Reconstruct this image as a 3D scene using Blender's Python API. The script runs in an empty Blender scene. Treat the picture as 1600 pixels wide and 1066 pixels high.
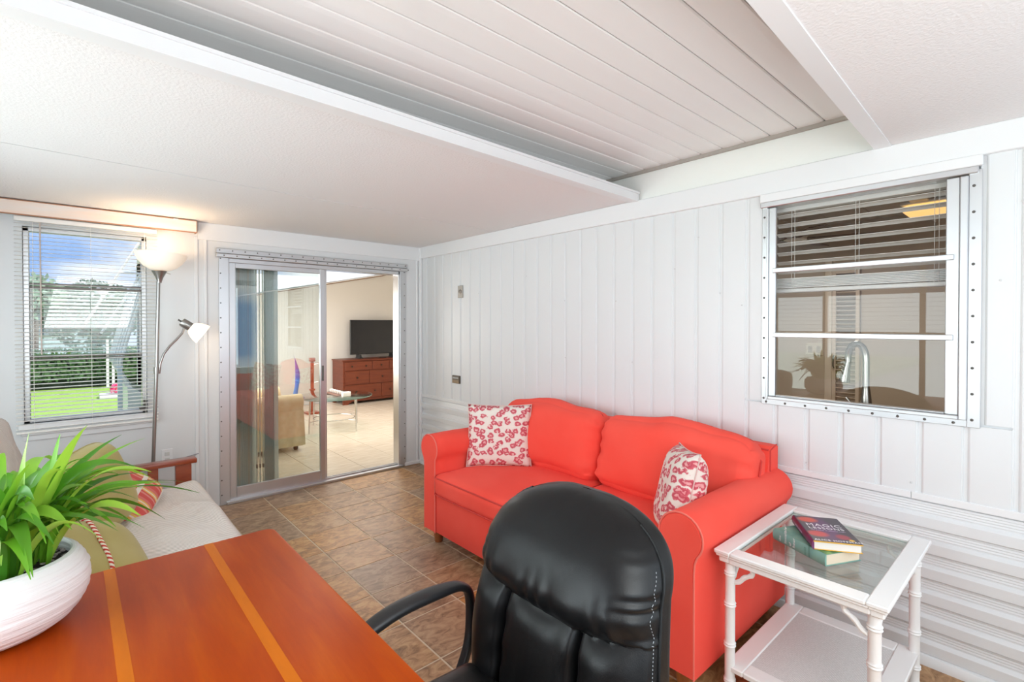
import bpy, bmesh, math, random
from mathutils import Vector, Matrix, noise
R = math.radians
PI = math.pi
random.seed(7)
sc = bpy.context.scene
COL = sc.collection

# ------------------------------------------------------------------ camera
cd = bpy.data.cameras.new('camera')
cam = bpy.data.objects.new('camera', cd)
COL.objects.link(cam)
sc.camera = cam
cam.location = (-2.7175, -4.4711, 1.45)
YAW, PITCH = 0.72849, 0.010908
cam.rotation_euler = (PI/2 - PITCH, 0, -YAW)
cd.sensor_width = 36
cd.lens = 771.57/1600*36
cd.shift_y = -18.8/1600
cd.clip_start = 0.05
cd.clip_end = 300

# ------------------------------------------------------------------ colour management
sc.view_settings.view_transform = 'Standard'
sc.view_settings.look = 'None'
sc.view_settings.exposure = 0.61
sc.view_settings.gamma = 1
sc.view_settings.use_curve_mapping = False
sc.cycles.max_bounces = 10
sc.cycles.diffuse_bounces = 5
sc.cycles.glossy_bounces = 4
sc.cycles.transparent_max_bounces = 24
sc.cycles.caustics_reflective = False
sc.cycles.caustics_refractive = False
sc.cycles.sample_clamp_indirect = 6
sc.cycles.use_denoising = True

# ------------------------------------------------------------------ world: blue sky with white clouds
w = bpy.data.worlds.new('sky')
sc.world = w
w.use_nodes = True
nt = w.node_tree
nt.nodes.clear()
def N(t, **k):
    n = nt.nodes.new(t)
    for a, b in k.items():
        setattr(n, a, b)
    return n
tc = N('ShaderNodeTexCoord')
nz = N('ShaderNodeTexNoise')
nz.inputs['Scale'].default_value = 3.2
nz.inputs['Detail'].default_value = 7
mp = N('ShaderNodeMapping')
mp.inputs['Scale'].default_value = (1, 1, 2.2)
nt.links.new(tc.outputs['Generated'], mp.inputs[0])
nt.links.new(mp.outputs[0], nz.inputs[0])
rp = N('ShaderNodeValToRGB')
rp.color_ramp.elements[0].position = 0.42
rp.color_ramp.elements[0].color = (0.28, 0.45, 0.80, 1)
rp.color_ramp.elements[1].position = 0.57
rp.color_ramp.elements[1].color = (1.0, 1.0, 1.0, 1)
nt.links.new(nz.outputs[0], rp.inputs[0])
bg = N('ShaderNodeBackground')
bg.inputs[1].default_value = 0.85
nt.links.new(rp.outputs[0], bg.inputs[0])
ow = N('ShaderNodeOutputWorld')
nt.links.new(bg.outputs[0], ow.inputs[0])

# ------------------------------------------------------------------ lights
def light(name, kind, loc, rot, energy, color=(1, 1, 1), size=None, **k):
    l = bpy.data.lights.new(name, kind)
    l.energy = energy
    l.color = color
    if size and kind == 'AREA':
        l.shape = 'RECTANGLE'
        l.size, l.size_y = size
    for a, b in k.items():
        setattr(l, a, b)
    o = bpy.data.objects.new(name, l)
    COL.objects.link(o)
    o.location = loc
    o.rotation_euler = rot
    return o
# daylight outdoors
light('sun', 'SUN', (0, 0, 10), (R(42), R(12), R(20)), 3.2, (1, 0.96, 0.9), angle=R(1.5))
# daylight through the windows of the left wall (behind their blinds) and of the rear wall
light('window_daylight', 'AREA', (-3.80, -2.45, 1.22), (0, R(-90), 0), 54, (0.84, 0.97, 0.99), (1.1, 3.0))
light('rear_window_daylight', 'AREA', (-1.9, -5.52, 1.40), (R(90), 0, 0), 16, (0.86, 0.98, 1), (2.9, 1.4))
light('camera_fill', 'AREA', (-2.45, -5.2, 1.75), (R(66), 0, R(-28)), 11, (.95, 1, 1), (1.1, 0.8))  # low fill added behind the camera to brighten floor and furniture
# added fill above and behind the camera, bounced off the ceiling
light('bounce_fill', 'AREA', (-2.3, -4.85, 1.75), (PI, 0, 0), 4, (0.90, 0.99, 1), (0.8, 0.5))
light('living_daylight', 'AREA', (-1.75, 2.8, 1.5), (0, R(-90), 0), 60, (1, 0.98, 0.95), (1.4, 2.2))
light('living_ceiling_lamp', 'AREA', (0.5, 1.9, 1.95), (0, 0, 0), 40, (1, 0.97, 0.93), (1.6, 1.6))
light('kitchen_lamp', 'AREA', (1.45, -3.2, 2.12), (0, 0, 0), 10, (1, 0.88, 0.74), (0.5, 0.3))

# ================================================================== helpers
WL = {}            # world location of every object that can be a parent
class MB:
    def __init__(s, M=None):
        s.v, s.f, s.mi = [], [], []
        s.M = M
        s.m = 0
    def add(s, vs, fs, m=None):
        o = len(s.v)
        for p in vs:
            p = Vector(p)
            s.v.append(s.M @ p if s.M is not None else p)
        for f in fs:
            s.f.append([o + i for i in f])
            s.mi.append(s.m if m is None else m)
        return s
    def box(s, x0, x1, y0, y1, z0, z1, b=0, m=None):
        x0, x1 = min(x0, x1), max(x0, x1)
        y0, y1 = min(y0, y1), max(y0, y1)
        z0, z1 = min(z0, z1), max(z0, z1)
        if b <= 0:
            return s.add([(x0,y0,z0),(x1,y0,z0),(x1,y1,z0),(x0,y1,z0),(x0,y0,z1),(x1,y0,z1),(x1,y1,z1),(x0,y1,z1)],
                         [(3,2,1,0),(4,5,6,7),(0,1,5,4),(1,2,6,5),(2,3,7,6),(3,0,4,7)], m)
        bm = bmesh.new()
        bmesh.ops.create_cube(bm, size=1)
        for v in bm.verts:
            v.co = Vector(((x0+x1)/2 + v.co.x*(x1-x0), (y0+y1)/2 + v.co.y*(y1-y0), (z0+z1)/2 + v.co.z*(z1-z0)))
        b = min(b, (x1-x0)*.45, (y1-y0)*.45, (z1-z0)*.45)
        bmesh.ops.bevel(bm, geom=bm.edges[:], offset=b, segments=2 if b > 0.004 else 1, affect='EDGES', profile=0.5)
        s.bm(bm, m)
        return s
    def bm(s, bm, m=None):
        bm.verts.index_update()
        s.add([v.co.copy() for v in bm.verts], [[v.index for v in f.verts] for f in bm.faces], m)
        bm.free()
        return s
    def prism(s, pts, axis, a, b, m=None):
        """polygon pts (two coords) extruded along axis from a to b"""
        n = len(pts)
        def P(p, t):
            return {0: (t, p[0], p[1]), 1: (p[0], t, p[1]), 2: (p[0], p[1], t)}[axis]
        vs = [P(p, a) for p in pts] + [P(p, b) for p in pts]
        fs = [tuple(range(n-1, -1, -1)), tuple(range(n, 2*n))] + [(i, (i+1) % n, n+(i+1) % n, n+i) for i in range(n)]
        return s.add(vs, fs, m)
    def tube(s, path, r, n=8, cap=True, closed=False, m=None, flat=1.0):
        path = [Vector(p) for p in path]
        rr = r if isinstance(r, (list, tuple)) else [r]*len(path)
        vs, fs = [], []
        up = Vector((0, 0, 1))
        L = len(path)
        prev = None
        for i, p in enumerate(path):
            a = path[i-1] if (i > 0 or closed) else p
            c = path[(i+1) % L] if (i < L-1 or closed) else p
            t = (c - a).normalized()
            if prev is None:
                q = up if abs(t.dot(up)) < .9 else Vector((1, 0, 0))
                u = t.cross(q).normalized()
            else:
                u = (prev - t*prev.dot(t)).normalized()
            prev = u
            v = t.cross(u)
            for k in range(n):
                a_ = 2*PI*k/n
                vs.append(p + (u*math.cos(a_) + v*math.sin(a_)*flat)*rr[i])
        seg = L if closed else L-1
        for i in range(seg):
            j = (i+1) % L
            for k in range(n):
                k2 = (k+1) % n
                fs.append((i*n+k, i*n+k2, j*n+k2, j*n+k))
        if cap and not closed:
            fs.append(tuple(range(n-1, -1, -1)))
            fs.append(tuple((L-1)*n+k for k in range(n)))
        return s.add(vs, fs, m)
    def lathe(s, prof, c=(0, 0), n=24, m=None, cap=True, jit=None):
        vs, fs = [], []
        for i, (r, z) in enumerate(prof):
            for k in range(n):
                a = 2*PI*k/n
                rr = r if jit is None else r + jit(i, k)
                vs.append((c[0] + rr*math.cos(a), c[1] + rr*math.sin(a), z))
        for i in range(len(prof)-1):
            for k in range(n):
                k2 = (k+1) % n
                fs.append((i*n+k, i*n+k2, (i+1)*n+k2, (i+1)*n+k))
        if cap:
            fs.append(tuple(range(n-1, -1, -1)))
            fs.append(tuple((len(prof)-1)*n+k for k in range(n)))
        return s.add(vs, fs, m)
    def cyl(s, c, r, z0, z1, n=20, m=None):
        return s.lathe([(r, z0), (r, z1)], c, n, m)
    def grid(s, fn, nu, nv, m=None, flip=False, closeu=False):
        vs = [fn(i/(nu if closeu else nu-1), j/(nv-1)) for j in range(nv) for i in range(nu)]
        fs = []
        for j in range(nv-1):
            for i in range(nu if closeu else nu-1):
                i2 = (i+1) % nu
                q = (j*nu+i, j*nu+i2, (j+1)*nu+i2, (j+1)*nu+i)
                fs.append(q[::-1] if flip else q)
        return s.add(vs, fs, m)
    def build(s, name, mats, parent=None, kind=None, origin=None, label=None, cat=None, group=None, smooth=35, solid=0):
        me = bpy.data.meshes.new(name)
        vs = s.v
        if parent is not None:
            pw = WL[parent.name]
            base = Vector(origin) if origin is not None else pw
            loc = base - pw
        else:
            if origin is not None:
                base = Vector(origin)
            else:
                xs = [v.x for v in vs]; ys = [v.y for v in vs]; zs = [v.z for v in vs]
                base = Vector(((min(xs)+max(xs))/2, (min(ys)+max(ys))/2, min(zs)))
            loc = base
        me.from_pydata([v - base for v in vs], [], s.f)
        if not isinstance(mats, (list, tuple)):
            mats = [mats]
        for m in mats:
            me.materials.append(m)
        if len(mats) > 1:
            me.polygons.foreach_set('material_index', s.mi)
        bm = bmesh.new(); bm.from_mesh(me)
        bmesh.ops.recalc_face_normals(bm, faces=bm.faces[:])
        bm.to_mesh(me); bm.free()
        if smooth:
            me.shade_smooth()
            me.set_sharp_from_angle(angle=R(smooth))
        o = bpy.data.objects.new(name, me)
        COL.objects.link(o)
        o.location = loc
        if parent is not None:
            o.parent = parent
        WL[o.name] = base
        if solid:
            md = o.modifiers.new('t', 'SOLIDIFY'); md.thickness = solid; md.offset = 0
        tag(o, label, cat, group, kind)
        return o
def tag(o, label=None, cat=None, group=None, kind=None):
    if label: o['label'] = label
    if cat: o['category'] = cat
    if group: o['group'] = group
    if kind: o['kind'] = kind
def thing(name, loc, label=None, cat=None, group=None, kind=None):
    o = bpy.data.objects.new(name, None)
    o.empty_display_size = .1
    COL.objects.link(o)
    o.location = loc
    WL[o.name] = Vector(loc)
    tag(o, label, cat, group, kind)
    return o
def rep(o, parent, at):
    """a copy of part o (shared mesh) with its origin at world point `at`"""
    c = o.copy()
    COL.objects.link(c)
    c.parent = parent
    c.location = Vector(at) - WL[parent.name]
    WL[c.name] = Vector(at)
    return c
def softbox(mb, c, h, r, n=14, crown=(0, 0, 0), M=None, wr=0, seed=0, m=None, sag=None):
    """rounded, crowned cushion: centre c, half sizes h, corner radius r"""
    h = Vector(h); c = Vector(c)
    def sp(t):
        return math.sin(t*PI/2)*.55 + t*.45
    bm = bmesh.new()
    bmesh.ops.create_cube(bm, size=2)
    bmesh.ops.subdivide_edges(bm, edges=bm.edges[:], cuts=n, use_grid_fill=True)
    for v in bm.verts:
        p = Vector([sp(t) for t in v.co])
        q = Vector([p[i]*h[i] for i in range(3)])
        inner = Vector([max(-(h[i]-r), min(h[i]-r, q[i])) for i in range(3)])
        d = q - inner
        # project on rounded shell
        far = max(abs(p[i]) for i in range(3))
        if d.length > 1e-9:
            q = inner + d.normalized()*r*(1 if far > .999 else d.length/r)
        cr = Vector([crown[i]*p[i]*(1-p[(i+1) % 3]**2)*(1-p[(i+2) % 3]**2) for i in range(3)])
        q += cr
        if sag: q += Vector(sag(p))
        if wr:
            nn = noise.noise_vector(q*7 + Vector((seed, seed*2, 0)))
            q += nn*wr
        v.co = q
        if M is not None:
            v.co = M @ v.co
        v.co = v.co + c
    return mb.bm(bm, m)
def frame(loc, n, up=(0, 0, 1)):
    """matrix with local z = n, local y ~ up"""
    z = Vector(n).normalized()
    x = Vector(up).cross(z).normalized()
    y = z.cross(x)
    M = Matrix((x, y, z)).transposed().to_4x4()
    M.translation = Vector(loc)
    return M

# ================================================================== materials
def mat(name, col=(.8, .8, .8), rough=.5, metal=0, bump=None, var=None, coat=0, sheen=0, emit=None, spec=None, build=None, coords='Object'):
    m = bpy.data.materials.new(name)
    m.use_nodes = True
    t = m.node_tree
    b = t.nodes['Principled BSDF']
    b.inputs['Base Color'].default_value = (*col, 1)
    b.inputs['Roughness'].default_value = rough
    b.inputs['Metallic'].default_value = metal
    b.inputs['Coat Weight'].default_value = coat
    b.inputs['Coat Roughness'].default_value = .12
    b.inputs['Sheen Weight'].default_value = sheen
    if spec is not None: b.inputs['Specular IOR Level'].default_value = spec
    if emit:
        b.inputs['Emission Color'].default_value = (*emit[0], 1)
        b.inputs['Emission Strength'].default_value = emit[1]
    tcn = t.nodes.new('ShaderNodeTexCoord')
    co = tcn.outputs[coords]
    if var:   # (scale, colour2, lo, hi, stretch)
        scl, c2, lo, hi, st = var
        mpn = t.nodes.new('ShaderNodeMapping'); mpn.inputs['Scale'].default_value = st
        t.links.new(co, mpn.inputs[0])
        n = t.nodes.new('ShaderNodeTexNoise'); n.inputs['Scale'].default_value = scl; n.inputs['Detail'].default_value = 6
        t.links.new(mpn.outputs[0], n.inputs[0])
        r = t.nodes.new('ShaderNodeValToRGB')
        r.color_ramp.elements[0].position = lo; r.color_ramp.elements[0].color = (*col, 1)
        r.color_ramp.elements[1].position = hi; r.color_ramp.elements[1].color = (*c2, 1)
        t.links.new(n.outputs[0], r.inputs[0])
        t.links.new(r.outputs[0], b.inputs['Base Color'])
    if bump:  # (scale, strength, distance)
        n = t.nodes.new('ShaderNodeTexNoise'); n.inputs['Scale'].default_value = bump[0]; n.inputs['Detail'].default_value = 4
        t.links.new(co, n.inputs[0])
        bp = t.nodes.new('ShaderNodeBump'); bp.inputs['Strength'].default_value = bump[1]; bp.inputs['Distance'].default_value = bump[2]
        t.links.new(n.outputs[0], bp.inputs['Height'])
        t.links.new(bp.outputs[0], b.inputs['Normal'])
    if build: build(t, b, co)
    return m
def glass_mat(name, tint=(1, 1, 1), ior=1.5, boost=1.0):
    m = bpy.data.materials.new(name); m.use_nodes = True
    t = m.node_tree; t.nodes.clear()
    tr = t.nodes.new('ShaderNodeBsdfTransparent'); tr.inputs[0].default_value = (*tint, 1)
    gl = t.nodes.new('ShaderNodeBsdfGlossy'); gl.inputs['Roughness'].default_value = 0.0
    lw_ = t.nodes.new('ShaderNodeLayerWeight'); lw_.inputs[0].default_value = .5      # facing = 1-cos, same on both faces
    pw = t.nodes.new('ShaderNodeMath'); pw.operation = 'POWER'; pw.inputs[1].default_value = 5
    t.links.new(lw_.outputs['Facing'], pw.inputs[0])
    fr = t.nodes.new('ShaderNodeMath'); fr.operation = 'MULTIPLY_ADD'; fr.inputs[1].default_value = .96; fr.inputs[2].default_value = .04
    t.links.new(pw.outputs[0], fr.inputs[0])
    mu = t.nodes.new('ShaderNodeMath'); mu.operation = 'MULTIPLY'; mu.inputs[1].default_value = boost; mu.use_clamp = True
    mx = t.nodes.new('ShaderNodeMixShader'); o = t.nodes.new('ShaderNodeOutputMaterial')
    t.links.new(fr.outputs[0], mu.inputs[0]); t.links.new(mu.outputs[0], mx.inputs[0])
    t.links.new(tr.outputs[0], mx.inputs[1]); t.links.new(gl.outputs[0], mx.inputs[2]); t.links.new(mx.outputs[0], o.inputs[0])
    return m
def ramp(t, src, stops, interp='LINEAR'):
    r = t.nodes.new('ShaderNodeValToRGB')
    r.color_ramp.interpolation = interp
    els = r.color_ramp.elements
    while len(els) < len(stops): els.new(.5)
    for e, (p, c) in zip(els, stops):
        e.position = p; e.color = (*c, 1)
    t.links.new(src, r.inputs[0])
    return r.outputs[0]

WHITE = mat('white_wall_paint', (.72, .73, .735), .42, bump=(60, .05, .002))
WHITE2 = mat('white_trim_paint', (.78, .785, .79), .35)
SIDING = mat('white_siding', (.72, .73, .735), .36, bump=(220, .08, .001))
CEIL = mat('textured_ceiling', (.80, .79, .785), .85, bump=(95, .55, .004))
PLANK = mat('vinyl_ceiling_plank', (.82, .81, .795), .2)
BROWNTRIM = mat('taupe_edge_trim', (.38, .34, .30), .5)
CREAMWALL = mat('soffit_cream', (.82, .82, .78), .5, bump=(4, .5, .02))
ALU = mat('brushed_aluminium', (.62, .62, .63), .34, .9, bump=(40, .06, .001))
ALUL = mat('bright_aluminium', (.62, .63, .64), .36, .8)
STEEL = mat('brushed_nickel', (.36, .35, .33), .3, .9)
SCREW = mat('dark_screw', (.12, .11, .1), .5, .6)
GLASS = glass_mat('window_glass', (.97, .98, .98))
GLASSG = glass_mat('green_tinted_glass', (.90, .96, .94), 1.5, 1.3)
DOORGL = glass_mat('door_glass', (.93, .96, .95), 1.5, 3.2)
KITGL = glass_mat('kitchen_window_glass', (.93, .93, .92), 1.5, .6)
BLINDM = mat('ivory_blind_slat', (.90, .88, .84), .45)
BLINDW = mat('white_blind_slat', (.86, .84, .82), .4)
REDF = mat('coral_twill', (.90, .080, .055),   .9, sheen=.04, spec=.2, bump=(420, .25, .001), var=(2.2, (.94, .112, .080), .35, .7, (1, 1, 1)))
REDP = mat('coral_piping', (.62, .05, .04), .8)
CHERRY = mat('cherry_wood', (.36, .075, .025), .28, coat=.4, var=(5, (.23, .035, .012), .3, .75, (1, 6, 6)))
FOOTW = mat('honey_wood_foot', (.36, .12, .03), .35, coat=.3, var=(8, (.25, .07, .02), .3, .7, (4, 4, 1)))
CREAMF = mat('cream_upholstery', (.72, .58, .36), .9, sheen=.2, var=(14, (.80, .68, .47), .35, .65, (1, 1, 1)), bump=(120, .25, .002))
BLACKP = mat('black_plastic', (.018, .018, .02), .38, bump=(300, .12, .0006))
WICKERW = mat('white_painted_rattan', (.84, .83, .82), .35)
POTM = None
GREEN = None

def wood_desk(t, b, co):
    mpn = t.nodes.new('ShaderNodeMapping'); mpn.inputs['Scale'].default_value = (9, 1.3, 9)
    t.links.new(co, mpn.inputs[0])
    n = t.nodes.new('ShaderNodeTexNoise'); n.inputs['Scale'].default_value = 1.6; n.inputs['Detail'].default_value = 8; n.inputs['Distortion'].default_value = .5
    t.links.new(mpn.outputs[0], n.inputs[0])
    c = ramp(t, n.outputs[0], [(.25, (.34, .037, .001)), (.5, (.44, .058, .001)), (.78, (.54, .095, .002))])
    n2 = t.nodes.new('ShaderNodeTexNoise'); n2.inputs['Scale'].default_value = 26; n2.inputs['Detail'].default_value = 3
    mp2 = t.nodes.new('ShaderNodeMapping'); mp2.inputs['Scale'].default_value = (8, .6, 1)
    t.links.new(co, mp2.inputs[0]); t.links.new(mp2.outputs[0], n2.inputs[0])
    mx = t.nodes.new('ShaderNodeMix'); mx.data_type = 'RGBA'; mx.blend_type = 'MULTIPLY'; mx.inputs[0].default_value = .25
    g = ramp(t, n2.outputs[0], [(.3, (.75, .7, .7)), (.7, (1, 1, 1))])
    t.links.new(c, mx.inputs[6]); t.links.new(g, mx.inputs[7])
    t.links.new(mx.outputs[2], b.inputs['Base Color'])
DESKW = mat('desk_cherry_veneer', rough=.34, coat=0, spec=.06, build=wood_desk)
INLAY = mat('desk_maple_inlay', (.58, .145, .010), .34, spec=.06, var=(9, (.50, .125, .010), .3, .7, (4, .6, 1)))

def tile_shader(t, b, co):
    oi = t.nodes.new('ShaderNodeObjectInfo')
    ad = t.nodes.new('ShaderNodeVectorMath'); ad.operation = 'SCALE'; ad.inputs['Scale'].default_value = 37
    cx = t.nodes.new('ShaderNodeCombineXYZ')
    for i in range(3): t.links.new(oi.outputs['Random'], cx.inputs[i])
    t.links.new(cx.outputs[0], ad.inputs[0])
    a2 = t.nodes.new('ShaderNodeVectorMath'); t.links.new(co, a2.inputs[0]); t.links.new(ad.outputs[0], a2.inputs[1])
    mpn = t.nodes.new('ShaderNodeMapping'); mpn.inputs['Scale'].default_value = (1.0, 1.9, 1)
    mpn.inputs['Rotation'].default_value = (0, 0, .6)
    t.links.new(a2.outputs[0], mpn.inputs[0])
    n = t.nodes.new('ShaderNodeTexNoise'); n.inputs['Scale'].default_value = 11; n.inputs['Detail'].default_value = 9; n.inputs['Roughness'].default_value = .68; n.inputs['Distortion'].default_value = 1.1
    t.links.new(mpn.outputs[0], n.inputs[0])
    c = ramp(t, n.outputs[0], [(.28, (.12, .062, .028)), (.42, (.27, .148, .070)), (.52, (.39, .225, .115)), (.62, (.48, .31, .165)), (.78, (.34, .175, .085))])
    hs = t.nodes.new('ShaderNodeHueSaturation')
    mr = t.nodes.new('ShaderNodeMapRange'); mr.inputs[3].default_value = .85; mr.inputs[4].default_value = 1.25
    t.links.new(oi.outputs['Random'], mr.inputs[0]); t.links.new(mr.outputs[0], hs.inputs['Value'])
    mr2 = t.nodes.new('ShaderNodeMapRange'); mr2.inputs[3].default_value = .85; mr2.inputs[4].default_value = 1.2
    t.links.new(oi.outputs['Random'], mr2.inputs[0]); t.links.new(mr2.outputs[0], hs.inputs['Saturation'])
    t.links.new(c, hs.inputs['Color'])
    t.links.new(hs.outputs[0], b.inputs['Base Color'])
    bp = t.nodes.new('ShaderNodeBump'); bp.inputs['Strength'].default_value = .25; bp.inputs['Distance'].default_value = .002
    t.links.new(n.outputs[0], bp.inputs['Height']); t.links.new(bp.outputs[0], b.inputs['Normal'])
TILE = mat('slate_look_vinyl_tile', rough=.42, build=tile_shader)
GROUT = mat('tan_joint', (.60, .49, .36), .8)
def ltile_shader(t, b, co):
    mpn = t.nodes.new('ShaderNodeMapping'); mpn.inputs['Scale'].default_value = (1, 5, 1)
    t.links.new(co, mpn.inputs[0])
    n = t.nodes.new('ShaderNodeTexNoise'); n.inputs['Scale'].default_value = 5; n.inputs['Detail'].default_value = 5
    t.links.new(mpn.outputs[0], n.inputs[0])
    c = ramp(t, n.outputs[0], [(.3, (.60, .51, .40)), (.7, (.74, .67, .56))])
    t.links.new(c, b.inputs['Base Color'])
LTILE = mat('beige_porcelain_tile', rough=.22, build=ltile_shader)
LGROUT = mat('brown_grout', (.33, .26, .185), .8)

def leopard(t, b, co):
    v = t.nodes.new('ShaderNodeTexVoronoi'); v.voronoi_dimensions = '2D'; v.inputs['Scale'].default_value = 21; v.inputs['Randomness'].default_value = .8
    n = t.nodes.new('ShaderNodeTexNoise'); n.inputs['Scale'].default_value = 30; n.inputs['Detail'].default_value = 2
    t.links.new(co, n.inputs[0])
    sb = t.nodes.new('ShaderNodeVectorMath'); sb.operation = 'MULTIPLY_ADD'
    sb.inputs[1].default_value = (.035, .035, .035)
    t.links.new(n.outputs[1], sb.inputs[0]); t.links.new(co, sb.inputs[2])
    mpn = t.nodes.new('ShaderNodeMapping'); mpn.inputs['Scale'].default_value = (.9, 1.15, 1)
    t.links.new(sb.outputs[0], mpn.inputs[0])
    t.links.new(mpn.outputs[0], v.inputs['Vector'])
    c = ramp(t, v.outputs['Distance'], [(.0, (.78, .42, .40)), (.15, (.72, .28, .29)), (.20, (.50, .055, .085)), (.37, (.62, .13, .16)), (.43, (.78, .70, .63)), (1, (.80, .74, .67))])
    n3 = t.nodes.new('ShaderNodeTexNoise'); n3.inputs['Scale'].default_value = 55; n3.inputs['Detail'].default_value = 2
    t.links.new(co, n3.inputs[0])
    k = ramp(t, n3.outputs[0], [(.60, (0, 0, 0)), (.68, (1, 1, 1))])
    mx = t.nodes.new('ShaderNodeMix'); mx.data_type = 'RGBA'
    t.links.new(k, mx.inputs[0]); t.links.new(c, mx.inputs[6]); mx.inputs[7].default_value = (.78, .70, .63, 1)
    t.links.new(mx.outputs[2], b.inputs['Base Color'])
LEOP = mat('pink_leopard_print', rough=.9, build=leopard)
def stripes(t, b, co):
    w_ = t.nodes.new('ShaderNodeSeparateXYZ'); t.links.new(co, w_.inputs[0])
    def frac(src, s, off=0):
        a = t.nodes.new('ShaderNodeMath'); a.operation = 'MULTIPLY_ADD'; a.inputs[1].default_value = s; a.inputs[2].default_value = off
        t.links.new(src, a.inputs[0])
        f = t.nodes.new('ShaderNodeMath'); f.operation = 'FRACT'; t.links.new(a.outputs[0], f.inputs[0])
        return f.outputs[0]
    red, yel, whi = (.66, .10, .09), (.78, .48, .12), (.80, .66, .60)
    c = ramp(t, frac(w_.outputs[0], 11, .3), [(0, red), (.28, (.74, .28, .24)), (.40, red), (.52, yel), (.62, whi), (.70, yel), (.80, (.7, .2, .16))], 'CONSTANT')
    k = ramp(t, frac(w_.outputs[1], 7.5, .2), [(0, (0, 0, 0)), (.82, (1, 1, 1))], 'CONSTANT')
    mx = t.nodes.new('ShaderNodeMix'); mx.data_type = 'RGBA'
    t.links.new(k, mx.inputs[0]); t.links.new(c, mx.inputs[6]); mx.inputs[7].default_value = (.84, .78, .70, 1)
    t.links.new(mx.outputs[2], b.inputs['Base Color'])
STRIPE = mat('coral_yellow_stripe', rough=.9, build=stripes)
OLIVE = mat('olive_canvas', (.40, .33, .10), .9, sheen=.2, bump=(350, .2, .001), var=(5, (.46, .39, .14), .35, .7, (1, 1, 1)))
def cord_sh(t, b, co):
    wv = t.nodes.new('ShaderNodeTexWave'); wv.inputs['Scale'].default_value = 22; wv.bands_direction = 'DIAGONAL'
    t.links.new(co, wv.inputs[0])
    c = ramp(t, wv.outputs[0], [(0, (.55, .04, .02)), (.5, (.85, .80, .66))], 'CONSTANT')
    t.links.new(c, b.inputs['Base Color'])
CORD = mat('red_white_twisted_cord', rough=.8, build=cord_sh)
def futon_sh(t, b, co):
    sp = t.nodes.new('ShaderNodeSeparateXYZ'); t.links.new(co, sp.inputs[0])
    def line(k1, k2, k3):
        a = t.nodes.new('ShaderNodeVectorMath'); a.operation = 'DOT_PRODUCT'; a.inputs[1].default_value = (k1, k2, k3)
        t.links.new(co, a.inputs[0])
        f = t.nodes.new('ShaderNodeMath'); f.operation = 'FRACT'; t.links.new(a.outputs['Value'], f.inputs[0])
        return f.outputs[0]
    c1 = ramp(t, line(14, 68, 14), [(0, (.40, .34, .30)), (.22, (.44, .38, .34)), (.34, (.90, .84, .79)), (.9, (.92, .87, .83)), (1, (.40, .34, .30))])
    t.links.new(c1, b.inputs['Base Color'])
    n = t.nodes.new('ShaderNodeTexNoise'); n.inputs['Scale'].default_value = 6; n.inputs['Detail'].default_value = 3
    t.links.new(co, n.inputs[0])
    bp = t.nodes.new('ShaderNodeBump'); bp.inputs['Strength'].default_value = .7; bp.inputs['Distance'].default_value = .05
    t.links.new(n.outputs[0], bp.inputs['Height']); t.links.new(bp.outputs[0], b.inputs['Normal'])
FUTON = mat('striped_cotton_cover', rough=.95, build=futon_sh)
def leather_sh(t, b, co):
    v = t.nodes.new('ShaderNodeTexVoronoi'); v.inputs['Scale'].default_value = 420
    n = t.nodes.new('ShaderNodeTexNoise'); n.inputs['Scale'].default_value = 9; n.inputs['Detail'].default_value = 5
    t.links.new(co, v.inputs['Vector']); t.links.new(co, n.inputs[0])
    bp = t.nodes.new('ShaderNodeBump'); bp.inputs['Strength'].default_value = .12; bp.inputs['Distance'].default_value = .001
    t.links.new(v.outputs[0], bp.inputs['Height'])
    b2 = t.nodes.new('ShaderNodeBump'); b2.inputs['Strength'].default_value = .18; b2.inputs['Distance'].default_value = .01
    t.links.new(n.outputs[0], b2.inputs['Height']); t.links.new(bp.outputs[0], b2.inputs['Normal'])
    t.links.new(b2.outputs[0], b.inputs['Normal'])
    c = ramp(t, n.outputs[0], [(.3, (.30, .30, .30)), (.75, (.44, .44, .44))])
    t.links.new(c, b.inputs['Roughness'])
LEATHER = mat('black_leather', (.006, .006, .0065), .4, spec=.30, build=leather_sh)
def pot_sh(t, b, co):
    mpn = t.nodes.new('ShaderNodeMapping'); mpn.inputs['Scale'].default_value = (5, 5, 90)
    t.links.new(co, mpn.inputs[0])
    n = t.nodes.new('ShaderNodeTexNoise'); n.inputs['Scale'].default_value = 1.2; n.inputs['Detail'].default_value = 6
    t.links.new(mpn.outputs[0], n.inputs[0])
    bp = t.nodes.new('ShaderNodeBump'); bp.inputs['Strength'].default_value = .75; bp.inputs['Distance'].default_value = .006
    t.links.new(n.outputs[0], bp.inputs['Height']); t.links.new(bp.outputs[0], b.inputs['Normal'])
POTM = mat('white_ribbed_ceramic', (.84, .84, .84), .6, build=pot_sh)
SOIL = mat('dark_soil', (.03, .022, .016), .95, bump=(90, 1, .01))
PEBBLE = mat('grey_gravel', (.16, .13, .12), .7, var=(60, (.38, .34, .32), .4, .6, (1, 1, 1)))
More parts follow.
